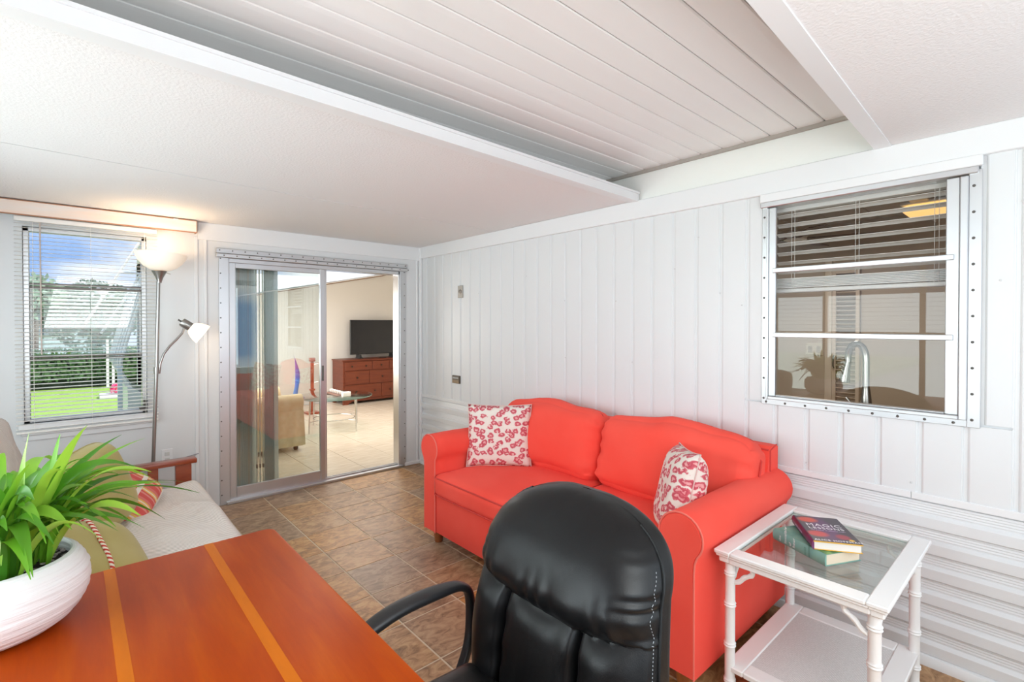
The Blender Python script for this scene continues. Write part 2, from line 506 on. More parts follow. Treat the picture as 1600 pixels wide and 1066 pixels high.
def leaf_sh(t, b, co):
    oi = t.nodes.new('ShaderNodeObjectInfo')
    n = t.nodes.new('ShaderNodeTexNoise'); n.inputs['Scale'].default_value = 7
    t.links.new(co, n.inputs[0])
    ad = t.nodes.new('ShaderNodeMath'); ad.operation = 'MULTIPLY_ADD'; ad.inputs[1].default_value = .45
    t.links.new(n.outputs[0], ad.inputs[0])
    m2 = t.nodes.new('ShaderNodeMath'); m2.operation = 'MULTIPLY'; m2.inputs[1].default_value = .6
    t.links.new(oi.outputs['Random'], m2.inputs[0]); t.links.new(m2.outputs[0], ad.inputs[2])
    c = ramp(t, ad.outputs[0], [(.15, (.045, .19, .012)), (.5, (.15, .42, .022)), (.85, (.36, .62, .06))])
    t.links.new(c, b.inputs['Base Color'])
    b.inputs['Transmission Weight'].default_value = 0
    tl = t.nodes.new('ShaderNodeBsdfTranslucent'); mx = t.nodes.new('ShaderNodeMixShader'); mx.inputs[0].default_value = .28
    t.links.new(c, tl.inputs[0])
    out = t.nodes['Material Output']
    t.links.new(b.outputs[0], mx.inputs[1]); t.links.new(tl.outputs[0], mx.inputs[2]); t.links.new(mx.outputs[0], out.inputs[0])
GREEN = mat('spider_plant_leaf', rough=.4, build=leaf_sh)
GREENL = mat('pale_leaf_underside', (.42, .55, .20), .5)

# ================================================================== the room shell
HC = 2.235          # dropped ceiling height
XL = -3.62          # left wall
YR = -5.45          # rear wall
# ---- floor
floor = thing('floor', (XL/2, -2.7, 0), kind='structure')
MB().box(XL-.1, 0.0, YR-.1, 0.0, -.12, -.002).build('joint_bed', GROUT, floor)
TX, TY = .322, .3305
xs = [-.567 - TX*k for k in range(-2, 11)]
ys = [-.035 - TY*k for k in range(0, 18)]
tiles = {}
def tile(x0, x1, y0, y1, parent, material, top=0.0, gap=.0045, name='tile'):
    x0, x1, y0, y1 = x0+gap, x1-gap, y0+gap, y1-gap
    if x1-x0 < .02 or y1-y0 < .02: return
    key = (round(x1-x0, 3), round(y1-y0, 3), material.name)
    at = ((x0+x1)/2, (y0+y1)/2, top)
    if key in tiles:
        rep(tiles[key], parent, at)
    else:
        hx, hy = (x1-x0)/2, (y1-y0)/2
        mb = MB()
        b = .0010
        vs = [(at[0]+sx*(hx-bb), at[1]+sy*(hy-bb), at[2]+zz) for bb, zz in ((0, -.006), (0, -b), (b, 0)) for sx, sy in ((-1,-1),(1,-1),(1,1),(-1,1))]
        fs = [(8,9,10,11)] + [(i+o, (i+1)%4+o, (i+1)%4+o+4, i+o+4) for o in (0, 4) for i in range(4)]
        mb.add(vs, fs)
        tiles[key] = mb.build(name, material, parent, origin=at, smooth=0)
yy = [0.0] + ys + [YR]
xx = [0.0] + [x for x in xs if XL < x < 0] + [XL]
for i in range(len(yy)-1):
    if yy[i] < YR: break
    for j in range(len(xx)-1):
        tile(xx[j+1], xx[j], max(yy[i+1], YR), yy[i], floor, TILE)

# ---- right wall (x=0): kitchen window hole y -4.25..-3.405, z 1.03..2.07
KY0, KY1, KZ0, KZ1 = -4.235, -3.42, 1.045, 2.075
wr = thing('wall_right', (0.06, -2.7, 0), kind='structure')
core = MB()
core.box(.012, .13, YR-.1, KY0, 0, 2.55).box(.012, .13, KY1, 0.0, 0, 2.55).box(.012, .13, KY0, KY1, 0, KZ0).box(.012, .13, KY0, KY1, KZ1, 2.55)
core.build('wall_core', WHITE, wr)
# vertical metal panels above the rail
def vpanel(y1, y0, z0, z1):
    """pan-formed panel between y0 < y1 with a recessed seam at its far (y1) edge"""
    g = .022
    prof = [(.012, y1), (.004, y1), (.004, y1-.004), (.008, y1-.006), (.008, y1-g+.004), (.004, y1-g+.002), (0.001, y1-g-.003), (-.001, (y0+y1)/2), (0.001, y0+.002), (.004, y0), (.012, y0)]
    n = len(prof)
    return [(x, y, z0) for x, y in prof] + [(x, y, z1) for x, y in prof], n
def add_vpanel(y1, y0, z0, z1, name='wall_panel'):
    if y1 - y0 < .02: return
    mb = MB()
    vs, n = vpanel(y1, y0, z0, z1)
    mb.add(vs, [tuple(range(n)), tuple(range(2*n-1, n-1, -1))] + [(i, i+1, n+i+1, n+i) for i in range(n-1)])
    mb.build(name, WHITE, wr, smooth=20)
ZP0, ZP1 = .697, 2.125
edges = [-.11-.1458*k for k in range(0, 40)]
edges = [0.0] + [e for e in edges if e > YR] + [YR]
for a, b_ in zip(edges[:-1], edges[1:]):
    if b_ < KY1 and a > KY0:      # above / below the window
        add_vpanel(a, b_, ZP0, KZ0-.01)
        lo, hi = (a, KY1) if a > KY1 else (None, None)
        if a > KY1: add_vpanel(a, KY1+.005, KZ0, ZP1)
        if b_ < KY0: add_vpanel(KY0-.005, b_, KZ0, ZP1)
    else:
        add_vpanel(a, b_, ZP0, ZP1)
# head trim and rail
MB().box(-.022, .012, YR, -.0, 2.12, HC+.0, .003).build('trim_1', WHITE2, wr)
for y0, y1 in ((-1.22, 0), (-4.03, -1.222), (YR, -4.032)):
    MB().box(-.006, .012, y0, y1, .692, .722, .002).build('trim_2', WHITE2, wr)
# horizontal siding boards below the rail
for k in range(6):
    z0 = .0405 + .1075*k
    z1 = min(z0 + .1075, .69)
    zt = z0 + .0515
    prof = [(.012, z0), (-.006, z0), (-.011, z0+.004), (-.011, zt-.006), (-.007, zt), (.004, zt+.007)]
    zz = zt + .007
    for q in range(4):                                  # fine wood-grain ridges of the recessed half
        prof += [(.0045, zz+.004+.011*q), (.0025, zz+.008+.011*q)]
    prof = [p for p in prof if p[1] < z1-.001] + [(.006, z1), (.012, z1)]
    mb = MB()
    pl = len(prof)
    mb.add([(x, YR, z) for x, z in prof] + [(x, 0, z) for x, z in prof], [tuple(range(pl)), tuple(range(2*pl-1, pl-1, -1))] + [(i, i+1, pl+i+1, pl+i) for i in range(pl-1)])
    mb.build('siding_board', SIDING, wr, smooth=25)
MB().prism([(.012, 0), (-.03, 0), (-.03, .02), (-.022, .038), (.012, .045)], 1, YR, -.0).build('baseboard_right', WHITE2, kind='structure')
# small screws on the wall panels
sb = MB()
for (y, z) in [(-.55, 1.85), (-.98, 1.72), (-1.6, 1.83), (-2.01, 1.62), (-2.47, 1.60), (-2.9, 1.78), (-3.05, 1.95), (-3.18, 1.62), (-3.62, .76), (-4.03, .76), (-3.3, 1.55), (-2.02, 1.2), (-2.6, 1.2), (-4.3, 1.62), (-4.36, 1.92)]:
    sb.M = Matrix.Translation((-.001, y, z)) @ Matrix.Rotation(R(-90), 4, 'Y')
    sb.lathe([(.0045, 0), (.004, .002), (.001, .003)], n=8)
sb.build('screw_heads', mat('painted_screw', (.6, .6, .6), .4), wr, kind='stuff')
# soffit strip above the head trim, inside the ceiling recess
MB().box(0, .13, -5.3, -1.8, HC-.04, 2.405).build('trim_3', CREAMWALL, kind='structure')
MB().box(-.02, .10, -4.2, -1.8, 2.402, 2.421).build('trim_4', BROWNTRIM, kind='structure')

# ---- back wall (y=0): window hole and sliding door hole
WX0, WX1, WZ0, WZ1 = -2.95, -2.305, .80, 2.08
DX0, DX1, DZ1 = -1.80, -.225, 1.975
wb = thing('wall_back', (XL/2, .06, 0), kind='structure')
core = MB()
T0, T1 = 0.0, .12
core.box(XL-.1, WX0, T0, T1, 0, 2.5).box(WX1, DX0, T0, T1, 0, 2.5).box(DX1, 0.13, T0, T1, 0, 2.5)
core.box(WX0, WX1, T0, T1, 0, WZ0).box(WX0, WX1, T0, T1, WZ1, 2.5).box(DX0, DX1, T0, T1, DZ1, 2.5)
core.build('wall_core', WHITE, wb)
MB().box(-1.985, -.0, -.012, 0, 2.10, HC, .003).build('trim_5', WHITE2, wb)
for x0, x1 in ((-2.01, -1.985), (-1.945, -1.925), (-.06, -.04)):
    MB().box(x0, x1, -.01, 0, .0, 2.12, .003).build('trim_6', WHITE2, wb)
MB().box(-.225+.03, 0, -.022, 0, 0, .035, .004).build('baseboard_back', WHITE2, kind='structure')
MB().box(-.03, -.0, -.03, 0, 0, HC, .004).build('trim_7', WHITE2, wb)
# ---- left wall with a wide window, rear wall with a window (both outside the frame; they light the room)
wl = thing('wall_left', (XL-.06, -2.7, 0), kind='structure')
MB().box(XL-.12, XL, -.9, .12, 0, 2.5).box(XL-.12, XL, YR-.1, -4.4, 0, 2.5).box(XL-.12, XL, -4.4, -.9, 0, .65).box(XL-.12, XL, -4.4, -.9, 2.08, 2.5).build('wall_core', WHITE, wl)
w3 = thing('window_3', (XL, -2.65, .65), kind='structure')
for y in (-4.4, -3.535, -2.67, -1.80, -.95):
    MB().box(XL-.09, XL-.05, y, y+.05, .65, 2.08, .003).build('window_frame', ALU, w3)
for z in (.65, 1.33, 2.05):
    MB().box(XL-.088, XL-.052, -4.35, -.95, z, z+.03, .003).build('window_frame', ALU, w3)
sl3 = None
for i in range(30):
    z = .70 + i*.046
    if sl3 is None:
        sl3 = MB().add([(XL-.035, -4.38, z), (XL-.01, -4.38, z+.003), (XL-.01, -.92, z+.003), (XL-.035, -.92, z)], [(0, 1, 2, 3)]).build('slat', BLINDM, w3, origin=(XL-.02, -2.65, z), smooth=0)
    else:
        rep(sl3, w3, (XL-.02, -2.65, z))
wf = thing('wall_rear', (XL/2, YR-.05, 0), kind='structure')
MB().box(XL-.1, -3.4, YR-.12, YR, 0, 2.5).box(-.1, .13, YR-.12, YR, 0, 2.5).box(-3.4, -.1, YR-.12, YR, 0, .65).box(-3.4, -.1, YR-.12, YR, 2.15, 2.5).build('wall_core', WHITE, wf)

# ---- ceiling
ce = thing('ceiling', (XL/2, -2.7, HC), kind='structure')
def slab(x0, x1, ya0, ya1, yb0, yb1, z0, z1):
    """slab whose y range is ya at x0 and yb at x1"""
    mb = MB()
    return mb.add([(x0,ya0,z0),(x1,yb0,z0),(x1,yb1,z0),(x0,ya1,z0),(x0,ya0,z1),(x1,yb0,z1),(x1,yb1,z1),(x0,ya1,z1)],
                  [(3,2,1,0),(4,5,6,7),(0,1,5,4),(1,2,6,5),(2,3,7,6),(3,0,4,7)])
YB0, YB1 = -2.712, -2.600       # beam line at x=XL and x=0
slab(XL, -.004, -1.432, .1, -1.232, .1, HC, HC+.04).build('ceiling_panel', CEIL, ce)
slab(XL, -.004, YB0+.01, -1.438, YB1+.01, -1.238, HC+.001, HC+.04).build('ceiling_panel', CEIL, ce)
slab(XL, -.004, YR, -4.085, YR, -3.945, HC, HC+.04).build('ceiling_panel', CEIL, ce)
# beam along the recess: flat underside strip with a white upstand
slab(XL, -.012, YB0-.055, YB0+.012, YB1-.055, YB1+.012, HC-.006, HC+.045).build('trim_8', WHITE2, ce, smooth=0)
slab(XL, -.012, YB0-.062, YB0-.02, YB1-.062, YB1-.02, HC+.040, HC+.052).build('trim_9', WHITE2, ce, smooth=0)
slab(XL, -.01, -4.095, -4.035, -3.955, -3.893, HC-.005, HC+.03).build('trim_10', WHITE2, ce, smooth=0)
# vinyl planks inside the recess
ZT = 2.42
k = 0
pe = [-3.695+.1247*i for i in range(-4, 15)]
for a, b_ in zip(pe[:-1], pe[1:]):
    mb = MB()
    g = .0015
    prof = [(a+g, ZT+.02), (a+g, ZT+.004), (a+g+.004, ZT), (a+.03, ZT-.0012), (b_-.03, ZT-.0012), (b_-g-.004, ZT), (b_-g, ZT+.004), (b_-g, ZT+.02)]
    mb.prism(prof, 0, XL, -.02)
    mb.build('plank', PLANK, ce, smooth=0)
MB().box(XL-.1, .13, YR-.1, .12, 2.45, 2.50).build('roof_deck', BROWNTRIM, ce)
MB().box(XL, -.01, -2.40, -2.38, HC+.045, 2.45).box(XL, -.01, -4.35, -4.33, HC+.045, 2.45).build('recess_end', PLANK, ce)

# ================================================================== window_1: back wall with mini blind
BRSASH = mat('weathered_sash_bar', (.20, .17, .155), .5, .4)
w1 = thing('window_1', ((WX0+WX1)/2, 0.05, WZ0), 'aluminium window with its lower sash pushed up behind a mini blind', kind='structure')
f = MB()
fy0, fy1 = .02, .075
f.box(WX0, WX0+.03, fy0, fy1, WZ0, WZ1, .003).box(WX1-.03, WX1, fy0, fy1, WZ0, WZ1, .003).box(WX0, WX1, fy0, fy1, WZ1-.03, WZ1, .003).box(WX0, WX1, fy0, fy1, WZ0, WZ0+.025, .003)
f.build('window_frame', ALU, w1)
for z in (1.70, 1.22):
    MB().box(WX0+.03, WX1-.03, .03, .055, z-.018, z-.003, .002).build('sash_bar', BRSASH, w1)
    MB().box(WX0+.03, WX1-.03, .035, .06, z+.003, z+.018, .002).build('sash_bar', BRSASH, w1)
MB().box(WX0+.03, WX1-.03, .048, .051, 1.715, WZ1-.03).build('pane', GLASS, w1)
MB().box(WX0+.03, WX1-.03, .048, .051, 1.235, 1.685).build('pane', GLASS, w1)
# the lower sash is pushed up behind the middle one
MB().box(WX0+.03, WX1-.03, .060, .063, 1.235, 1.685).build('pane', GLASS, w1)
MB().box(WX0+.03, WX0+.042, .056, .068, 1.215, 1.70, .002).box(WX1-.042, WX1-.03, .056, .068, 1.215, 1.70, .002).build('sash_bar', STEEL, w1)
# sill and stool
MB().box(-2.975, -2.262, -.05, .03, .765, .80, .004).build('window_sill', WHITE2, w1)
MB().box(-2.965, -2.262, -.028, 0, .725, .765, .004).build('window_apron', WHITE2, w1)
MB().box(-2.955, -2.262, -.016, 0, .69, .725, .003).build('window_apron', WHITE2, w1)
MB().box(WX1-.05, WX1-.01, -.03, .02, .83, .85, .003).box(WX1-.025, WX1-.01, -.03, .02, .85, .90, .003).build('crank_handle', SCREW, w1)

# mini blind in front of the window
bl = thing('mini_blind', (-2.61, -.04, .74), 'ivory horizontal mini blind with tilt wand covering the window beside the floor lamp', 'blind')
MB().box(-2.985, -2.245, -.055, -.028, 2.105, 2.135, .003).build('head_rail', BLINDM, bl)
MB().box(-2.985, -2.245, -.052, -.03, .742, .756, .003).build('bottom_rail', BLINDM, bl)
sl = None
nsl = 52
for i in range(nsl):
    z = 2.09 - (2.09-.775)*i/(nsl-1)
    if sl is None:
        mb = MB()
        at = (-2.615, -.041, z)
        prof = [(-.0125, -.0036), (-.006, -.0002), (0, .0012), (.006, .0016), (.0125, .0008)]
        mb.add([(-2.985, at[1]+y, z+q) for y, q in prof] + [(-2.245, at[1]+y, z+q) for y, q in prof], [(j, j+1, 5+j+1, 5+j) for j in range(4)])
        sl = mb.build('slat', BLINDM, bl, origin=at, smooth=60)
    else:
        rep(sl, bl, (-2.615, -.041, z))
for x in (-2.90, -2.615, -2.32):
    MB().tube([(x, -.055, 2.11), (x, -.055, .75)], .0009, 5).tube([(x, -.028, 2.11), (x, -.028, .75)], .0009, 5).build('ladder_cord', BLINDM, bl)
MB().tube([(-2.865, -.066, 2.10), (-2.862, -.068, 1.25)], .004, 8).build('tilt_wand', mat('clear_taupe_rod', (.55, .47, .42), .25), bl)

# valance box above the window
va = thing('valance', (-2.55, -.06, 2.14), 'whitewashed wooden valance board with brown edges above the window', 'valance')
VALM = mat('whitewashed_board', (.86, .70, .60), .6, var=(3, (.80, .74, .70), .35, .65, (1, 6, 9)))
VBR = mat('brown_board_edge', (.42, .20, .11), .6)
MB().box(XL+.01, -2.005, -.085, -.07, 2.142, 2.228, .001).build('board', VALM, va)
MB().box(XL+.01, -2.005, -.087, -.068, 2.136, 2.142).box(XL+.01, -2.15, -.087, -.068, 2.223, 2.229).box(-2.12, -2.005, -.087, -.068, 2.223, 2.229).box(-2.006, -2.002, -.087, -.004, 2.138, 2.228).build('board_edge', VBR, va)
MB().box(XL+.01, -2.02, -.066, -.03, 2.205, 2.232, .003).build('curtain_rail', ALUL, va)

# ================================================================== door_1: aluminium sliding glass door
d1 = thing('door_1', ((DX0+DX1)/2, 0, 0), 'aluminium sliding glass door with the right side slid open', kind='structure')
f = MB()
f.box(-1.845, -1.775, -.006, .0, .0, 2.0, .0015).box(-.245, -.178, -.006, .0, 0, 2.0, .0015)
f.build('mounting_flange', ALU, d1)
f = MB()
f.box(-1.80, -1.77, -.004, .11, 0, 1.975, .003).box(-.262, -.225, -.004, .11, 0, 1.975, .003).box(-1.80, -.225, -.004, .11, 1.94, 1.975, .003)
f.build('door_frame', ALU, d1)
MB().box(-1.865, -.17, -.020, 0, 2.008, 2.048, .004).build('head_flange', ALU, d1)
MB().box(-1.865, -.17, -.026, 0, 1.975, 2.006, .004).build('head_flange', ALU, d1)
MB().box(-1.80, -.225, -.03, .11, .0, .022, .003).box(-1.80, -.225, .02, .03, .022, .034).box(-1.80, -.225, .06, .07, .022, .034).build('door_track', ALU, d1)
sm = None
def screw(parent, x, y, z, ax='y', nm='screw'):
    global sm
    return None
scr = MB()
for i in range(17):
    z = .08 + i*.118
    for x in (-1.832, -.196):
        scr.M = Matrix.Translation((x, -.006, z)) @ Matrix.Rotation(R(90), 4, 'X')
        scr.lathe([(.0055, 0), (.005, .002), (.001, .0035)], n=8)
for i in range(19):
    x = -1.84 + i*.0915
    scr.M = Matrix.Translation((x, -.020, 2.032)) @ Matrix.Rotation(R(90), 4, 'X'); scr.lathe([(.0055, 0), (.005, .002), (.001, .0035)], n=8)
    scr.M = Matrix.Translation((x+.03, -.026, 1.992)) @ Matrix.Rotation(R(90), 4, 'X'); scr.lathe([(.0055, 0), (.005, .002), (.001, .0035)], n=8)
scr.build('screw_heads', SCREW, d1, kind='stuff')
pn = MB()
PX0, PX1 = -1.77, -.992
pn.box(PX0, PX0+.05, .015, .048, .03, 1.945, .004).box(PX1-.048, PX1, .015, .048, .03, 1.945, .004).box(PX0+.05, PX1-.048, .018, .045, 1.90, 1.945, .003).box(PX0+.05, PX1-.048, .018, .045, .03, .115, .003)
dp = pn.build('door_panel', ALU, d1)
MB().box(PX0+.05, PX1-.048, .030, .034, .115, 1.90).build('pane', DOORGL, dp)
pn = MB()
PX2, PX3 = -1.735, -.962
pn.box(PX2, PX2+.03, .058, .085, .03, 1.94, .004).box(PX3-.03, PX3, .058, .085, .03, 1.945, .004).box(PX2+.03, PX3-.03, .06, .082, 1.915, 1.945, .003).box(PX2+.03, PX3-.03, .06, .082, .03, .08, .003)
dp2 = pn.build('door_panel', ALU, d1)
MB().box(PX2+.03, PX3-.03, .070, .073, .08, 1.915).build('pane', GLASS, dp2)
MB().box(PX1-.032, PX1-.02, .002, .016, .93, 1.07, .003).build('door_pull', SCREW, dp)

# vertical blinds behind the door glass
vb = thing('vertical_blind', (-1.54, .17, .03), 'grey-green vertical blind stacked behind the closed glass door panel', 'blind')
VBM = mat('sage_blind_vane', (.66, .76, .71), .6)
VBM2 = mat('cream_blind_vane', (.72, .68, .56), .6)
MB().box(-1.74, -.2, .15, .19, 1.945, 1.972, .003).build('head_rail', WHITE2, vb)
for i in range(13):
    x = -1.725 + i*.0145
    MB(Matrix.Translation((x, .17, 0)) @ Matrix.Rotation(R(-38), 4, 'Z')).box(-.0008, .0008, -.044, .044, .045, 1.945).build('vane', VBM if i % 5 else VBM2, vb, smooth=0)
for x in (-1.530, -1.505, -1.480):
    MB().box(x-.004, x+.004, .16, .175, .045, 1.945).build('vane', VBM2, vb, smooth=0)
    MB().box(x-.006, x+.006, .155, .18, .20, .235, .002).build('cord_weight', SCREW, vb)
for i in range(8):
    x = -1.452 + i*.0115
    MB(Matrix.Translation((x, .17, 0)) @ Matrix.Rotation(R(-38), 4, 'Z')).box(-.0008, .0008, -.044, .044, .045, 1.945).build('vane', VBM, vb, smooth=0)

# ================================================================== window_2: kitchen window in the right wall
w2 = thing('window_2', (0, (KY0+KY1)/2, KZ0), 'aluminium three-light kitchen window with riveted flange', kind='structure')
f = MB()
Y0, Y1, Z0, Z1 = -4.247, -3.407, 1.029, 2.068
f.box(-.0062, .0, Y0, Y0+.04, Z0, Z1, .0015).box(-.0062, 0, Y1-.025, Y1, Z0, Z1, .0015).box(-.0058, 0, Y0+.04, Y1-.025, Z0, Z0+.028, .0015)
f.build('mounting_flange', ALUL, w2)
f = MB()
f.box(-.018, .012, Y0+.040, Y0+.066, Z0+.028, Z1-.02, .003).box(-.012, .012, Y0+.066, -4.138, Z0+.045, Z1-.02, .003)
f.box(-.018, .012, Y1-.035, Y1-.025, Z0+.028, Z1-.02, .002).box(-.012, .012, -3.475, Y1-.035, Z0+.045, Z1-.02, .003)
f.box(-.020, .012, Y0+.066, Y1-.035, Z0+.028, Z0+.045, .003).box(-.010, .012, -4.138, -3.475, Z0+.045, 1.082, .003)
f.build('window_frame', ALUL, w2)
MB().box(-.030, .0, Y0-.002, Y1+.004, 2.078, 2.122, .003).build('head_cap', WHITE2, w2)
MB().box(-.024, .06, Y0+.01, Y1+.004, 2.052, 2.080, .003).build('head_rail', ALU, w2)
for z in (1.723, 1.392):
    MB().box(-.022, .03, -4.165, -3.462, z-.012, z+.012, .003).build('sash_bar', ALUL, w2)
for z0, z1 in ((1.082, 1.380), (1.404, 1.711), (1.735, 2.055)):
    MB().box(.008, .011, -4.140, -3.474, z0, z1).build('pane', KITGL, w2)
scr = MB()
for i in range(10):
    z = 1.06 + i*.105
    for y in (-4.222, -3.418):
        scr.M = Matrix.Translation((-.006, y, z)) @ Matrix.Rotation(R(-90), 4, 'Y'); scr.lathe([(.006, 0), (.005, .002), (.001, .004)], n=8)
for i in range(9):
    scr.M = Matrix.Translation((-.006, -3.43-.092*i, 1.042)) @ Matrix.Rotation(R(-90), 4, 'Y'); scr.lathe([(.006, 0), (.005, .002), (.001, .004)], n=8)
scr.build('screw_heads', SCREW, w2, kind='stuff')
kb = thing('window_blind', (.09, -3.82, 1.62), 'white wide-slat blind half raised behind the kitchen window', 'blind')
sl = None
KBX = .105
for i in range(8):
    z = 2.02 - .0495*i
    at = (KBX, -3.81, z)
    if sl is None:
        mb = MB()
        prof = [(-.024, .002), (-.012, .003), (0, .002), (.012, -.002), (.024, -.008)]
        mb.add([(KBX+x, -4.20, z+q) for x, q in prof] + [(KBX+x, -3.44, z+q) for x, q in prof] + [(KBX+x, -4.20, z+q-.0025) for x, q in prof] + [(KBX+x, -3.44, z+q-.0025) for x, q in prof],
               [(j, j+1, 6+j, 5+j) for j in range(4)] + [(10+j, 15+j, 16+j, 11+j) for j in range(4)] + [(0, 5, 15, 10), (4, 14, 19, 9)])
        sl = mb.build('slat', BLINDW, kb, origin=at, smooth=50)
    else:
        rep(sl, kb, at)
for i in range(7):
    z = 1.684 - .0075*i
    MB().box(KBX-.024, KBX+.024, -4.20, -3.44, z-.003, z+.003, .001).build('slat', BLINDW, kb)
MB().box(KBX-.026, KBX+.026, -4.20, -3.44, 1.612, 1.632, .004).build('bottom_rail', BLINDW, kb)
MB().box(KBX-.026, KBX+.026, -4.21, -3.43, 2.035, 2.07, .003).build('head_rail', BLINDW, kb)
for y in (-3.52, -3.535, -3.80, -3.815, -4.09, -4.105):
    MB().tube([(KBX-.026, y, 2.04), (KBX-.026, y, 1.62)], .0011, 5).build('ladder_cord', BLINDW, kb)

# ================================================================== wall plates
p = thing('outlet_plate', (-.01, -.70, 1.68), 'grey metal cover plate high on the white panelled wall', 'wall plate')
MB().box(-.008, 0.002, -.745, -.668, 1.69, 1.805, .002).build('plate', mat('aged_metal', (.34, .32, .29), .45, .6), p)
pp = MB(); pp.M = Matrix.Translation((-.008, -.706, 1.748)) @ Matrix.Rotation(R(-90), 4, 'Y'); pp.lathe([(.022, 0), (.02, .004), (.012, .005), (.01, .002)], n=16)
pp.build('knob', mat('aged_metal_dark', (.22, .2, .18), .4, .6), p)
p = thing('thermostat', (-.01, -.645, .88), 'small dark brown thermostat low on the white panelled wall', 'thermostat')
MB().box(-.018, .002, -.70, -.588, .886, .96, .003).build('housing', mat('bronze_plastic', (.10, .075, .05), .4), p)
MB().box(-.020, -.016, -.695, -.593, .890, .918, .001).build('scale', mat('brass_plate', (.24, .17, .10), .4, .4), p)
mb = MB()
for i in range(7): mb.box(-.021, -.018, -.69+.013*i, -.683+.013*i, .930, .944)
mb.build('dial_marks', mat('dial_white', (.5, .5, .48), .5), p)

wo = thing('wall_outlet', (-2.19, -.005, .45), 'small white wall outlet low on the rear wall behind the futon arm', 'wall plate')
MB().box(-2.225, -2.155, -.007, 0, .40, .51, .002).build('plate', WHITE2, wo)
for z in (.43, .475): MB().box(-2.205, -2.175, -.009, -.006, z-.014, z+.014, .002).build('receptacle', mat('outlet_face', (.6, .6, .58), .4), wo)
cdz = MB().tube([(-2.36, -.02, .385), (-2.25, -.016, .39), (-2.16, -.014, .395), (-2.08, -.016, .43), (-1.99, -.014, .445)], .004, 6).build('power_cord', mat('grey_cord', (.30, .30, .32), .5))
tag(cdz, 'thin grey cord running along the wall behind the wooden futon arm', 'cord')

# ================================================================== coral sofa
AX0, AX1 = -.965, -.04
so = thing('sofa', (-.50, -2.58, 0), 'coral red two-seat sofa with rolled arms against the white panelled wall', 'sofa')
def arm(yc, s):
    """s=+1: inner side towards -y (the left arm); panel between yo (outer) and yi (inner)"""
    prof = []
    zc, r = .625, .093
    yo, yi = yc + s*.062, yc - s*.062
    # profile: up the outer side, around the roll, down the inner side
    prof.append((yo, .085)); prof.append((yo, .30)); prof.append((yo, .50)); prof.append((yo+s*.003, .535))
    cx = yc + s*.005
    for i in range(19):
        a_ = R(-42 + i*(264/18))
        prof.append((cx + s*r*math.cos(a_), zc + r*math.sin(a_)))
    prof.append((yi, .535)); prof.append((yi, .40)); prof.append((yi, .085))
    n = len(prof)
    # soften both ends
    secs = [(AX0, .0), (AX0+.006, .0), (AX0+.014, 0)]
    xsx = [AX0] + [AX0+.012 + (AX1-AX0-.03)*i/14 for i in range(15)] + [AX1-.008, AX1]
    vs, fs = [], []
    ctr = Vector((yc, .55))
    for xi, x in enumerate(xsx):
        sh = {0: .008, len(xsx)-1: .012}.get(xi, 0)
        for (y, z) in prof:
            d = Vector((y, z)) - ctr
            q = Vector((y, z)) - d.normalized()*sh
            w_ = noise.noise(Vector((x*5, y*9, z*9)))*.004 if 1 < xi < len(xsx)-2 else 0
            q += d.normalized()*w_
            vs.append((x, q.x, max(q.y, .085)))
    for i in range(len(xsx)-1):
        for k in range(n):
            k2 = (k+1) % n
            fs.append((i*n+k, i*n+k2, (i+1)*n+k2, (i+1)*n+k))
    fs.append(tuple(range(n-1, -1, -1))); fs.append(tuple((len(xsx)-1)*n+k for k in range(n)))
    mb = MB(); mb.add(vs, fs)
    o = mb.build('arm', REDF, so, smooth=50)
    pts = [(AX0+.004, y, z) for (y, z) in prof]
    MB().tube(pts, .0042, 6).build('piping', mat('coral_pip', (.84, .17, .13), .8), o)
    return o
arm(-1.687, 1)
arm(-3.478, -1)
YI0, YI1 = -3.416, -1.749
# base with front rail panel
MB().box(AX0+.028, AX1, YI0-.01, YI1+.01, .085, .335, .012).build('base_frame', REDF, so)
MB().box(AX0+.010, AX0+.03, YI0+.003, YI1-.003, .088, .338, .006).build('front_rail', REDF, so)
# back frame
mb = MB()
mb.prism([(-.27, .30), (-.035, .30), (-.035, .825), (-.06, .838), (-.12, .838), (-.14, .82)], 1, -3.50, -1.66)
mb.build('back_frame', REDF, so)
MB().tube([(-.138, -1.665, .82), (-.135, -2.6, .833), (-.138, -3.495, .82)], .005, 6).tube([(-.137, -3.502, .40), (-.137, -3.502, .82), (-.06, -3.502, .838)], .004, 6).build('piping', REDP, so)
YM = -2.585
def cushion_piping(c, h, r, z, parent, crown=0):
    pts = []
    cx, cy = c[0], c[1]
    hx, hy = h[0], h[1]
    for (sx, sy, a0) in ((1, 1, 0), (-1, 1, 90), (-1, -1, 180), (1, -1, 270)):
        for i in range(5):
            a_ = R(a0 + i*22.5)
            pts.append((cx + sx*(hx-r) + r*math.cos(a_), cy + sy*(hy-r) + r*math.sin(a_), z))
    return MB().tube(pts, .0045, 6, closed=True).build('piping', REDP, parent)
# seat cushions
for (y0, y1, sd) in ((YM+.002, YI1-.002, 1), (YI0+.002, YM-.002, 2)):
    c = (-.615, (y0+y1)/2, .408); h = (.372, (y1-y0)/2, .072)
    mb = MB()
    softbox(mb, c, h, .045, 16, (0.0, 0, .022), wr=.006, seed=sd)
    o = mb.build('seat_cushion', REDF, so, smooth=60)
    cushion_piping(c, (h[0]-.002, h[1]-.002), .045, c[2]-.055, o)
    cushion_piping(c, (h[0]-.004, h[1]-.004), .045, c[2]+.052, o)
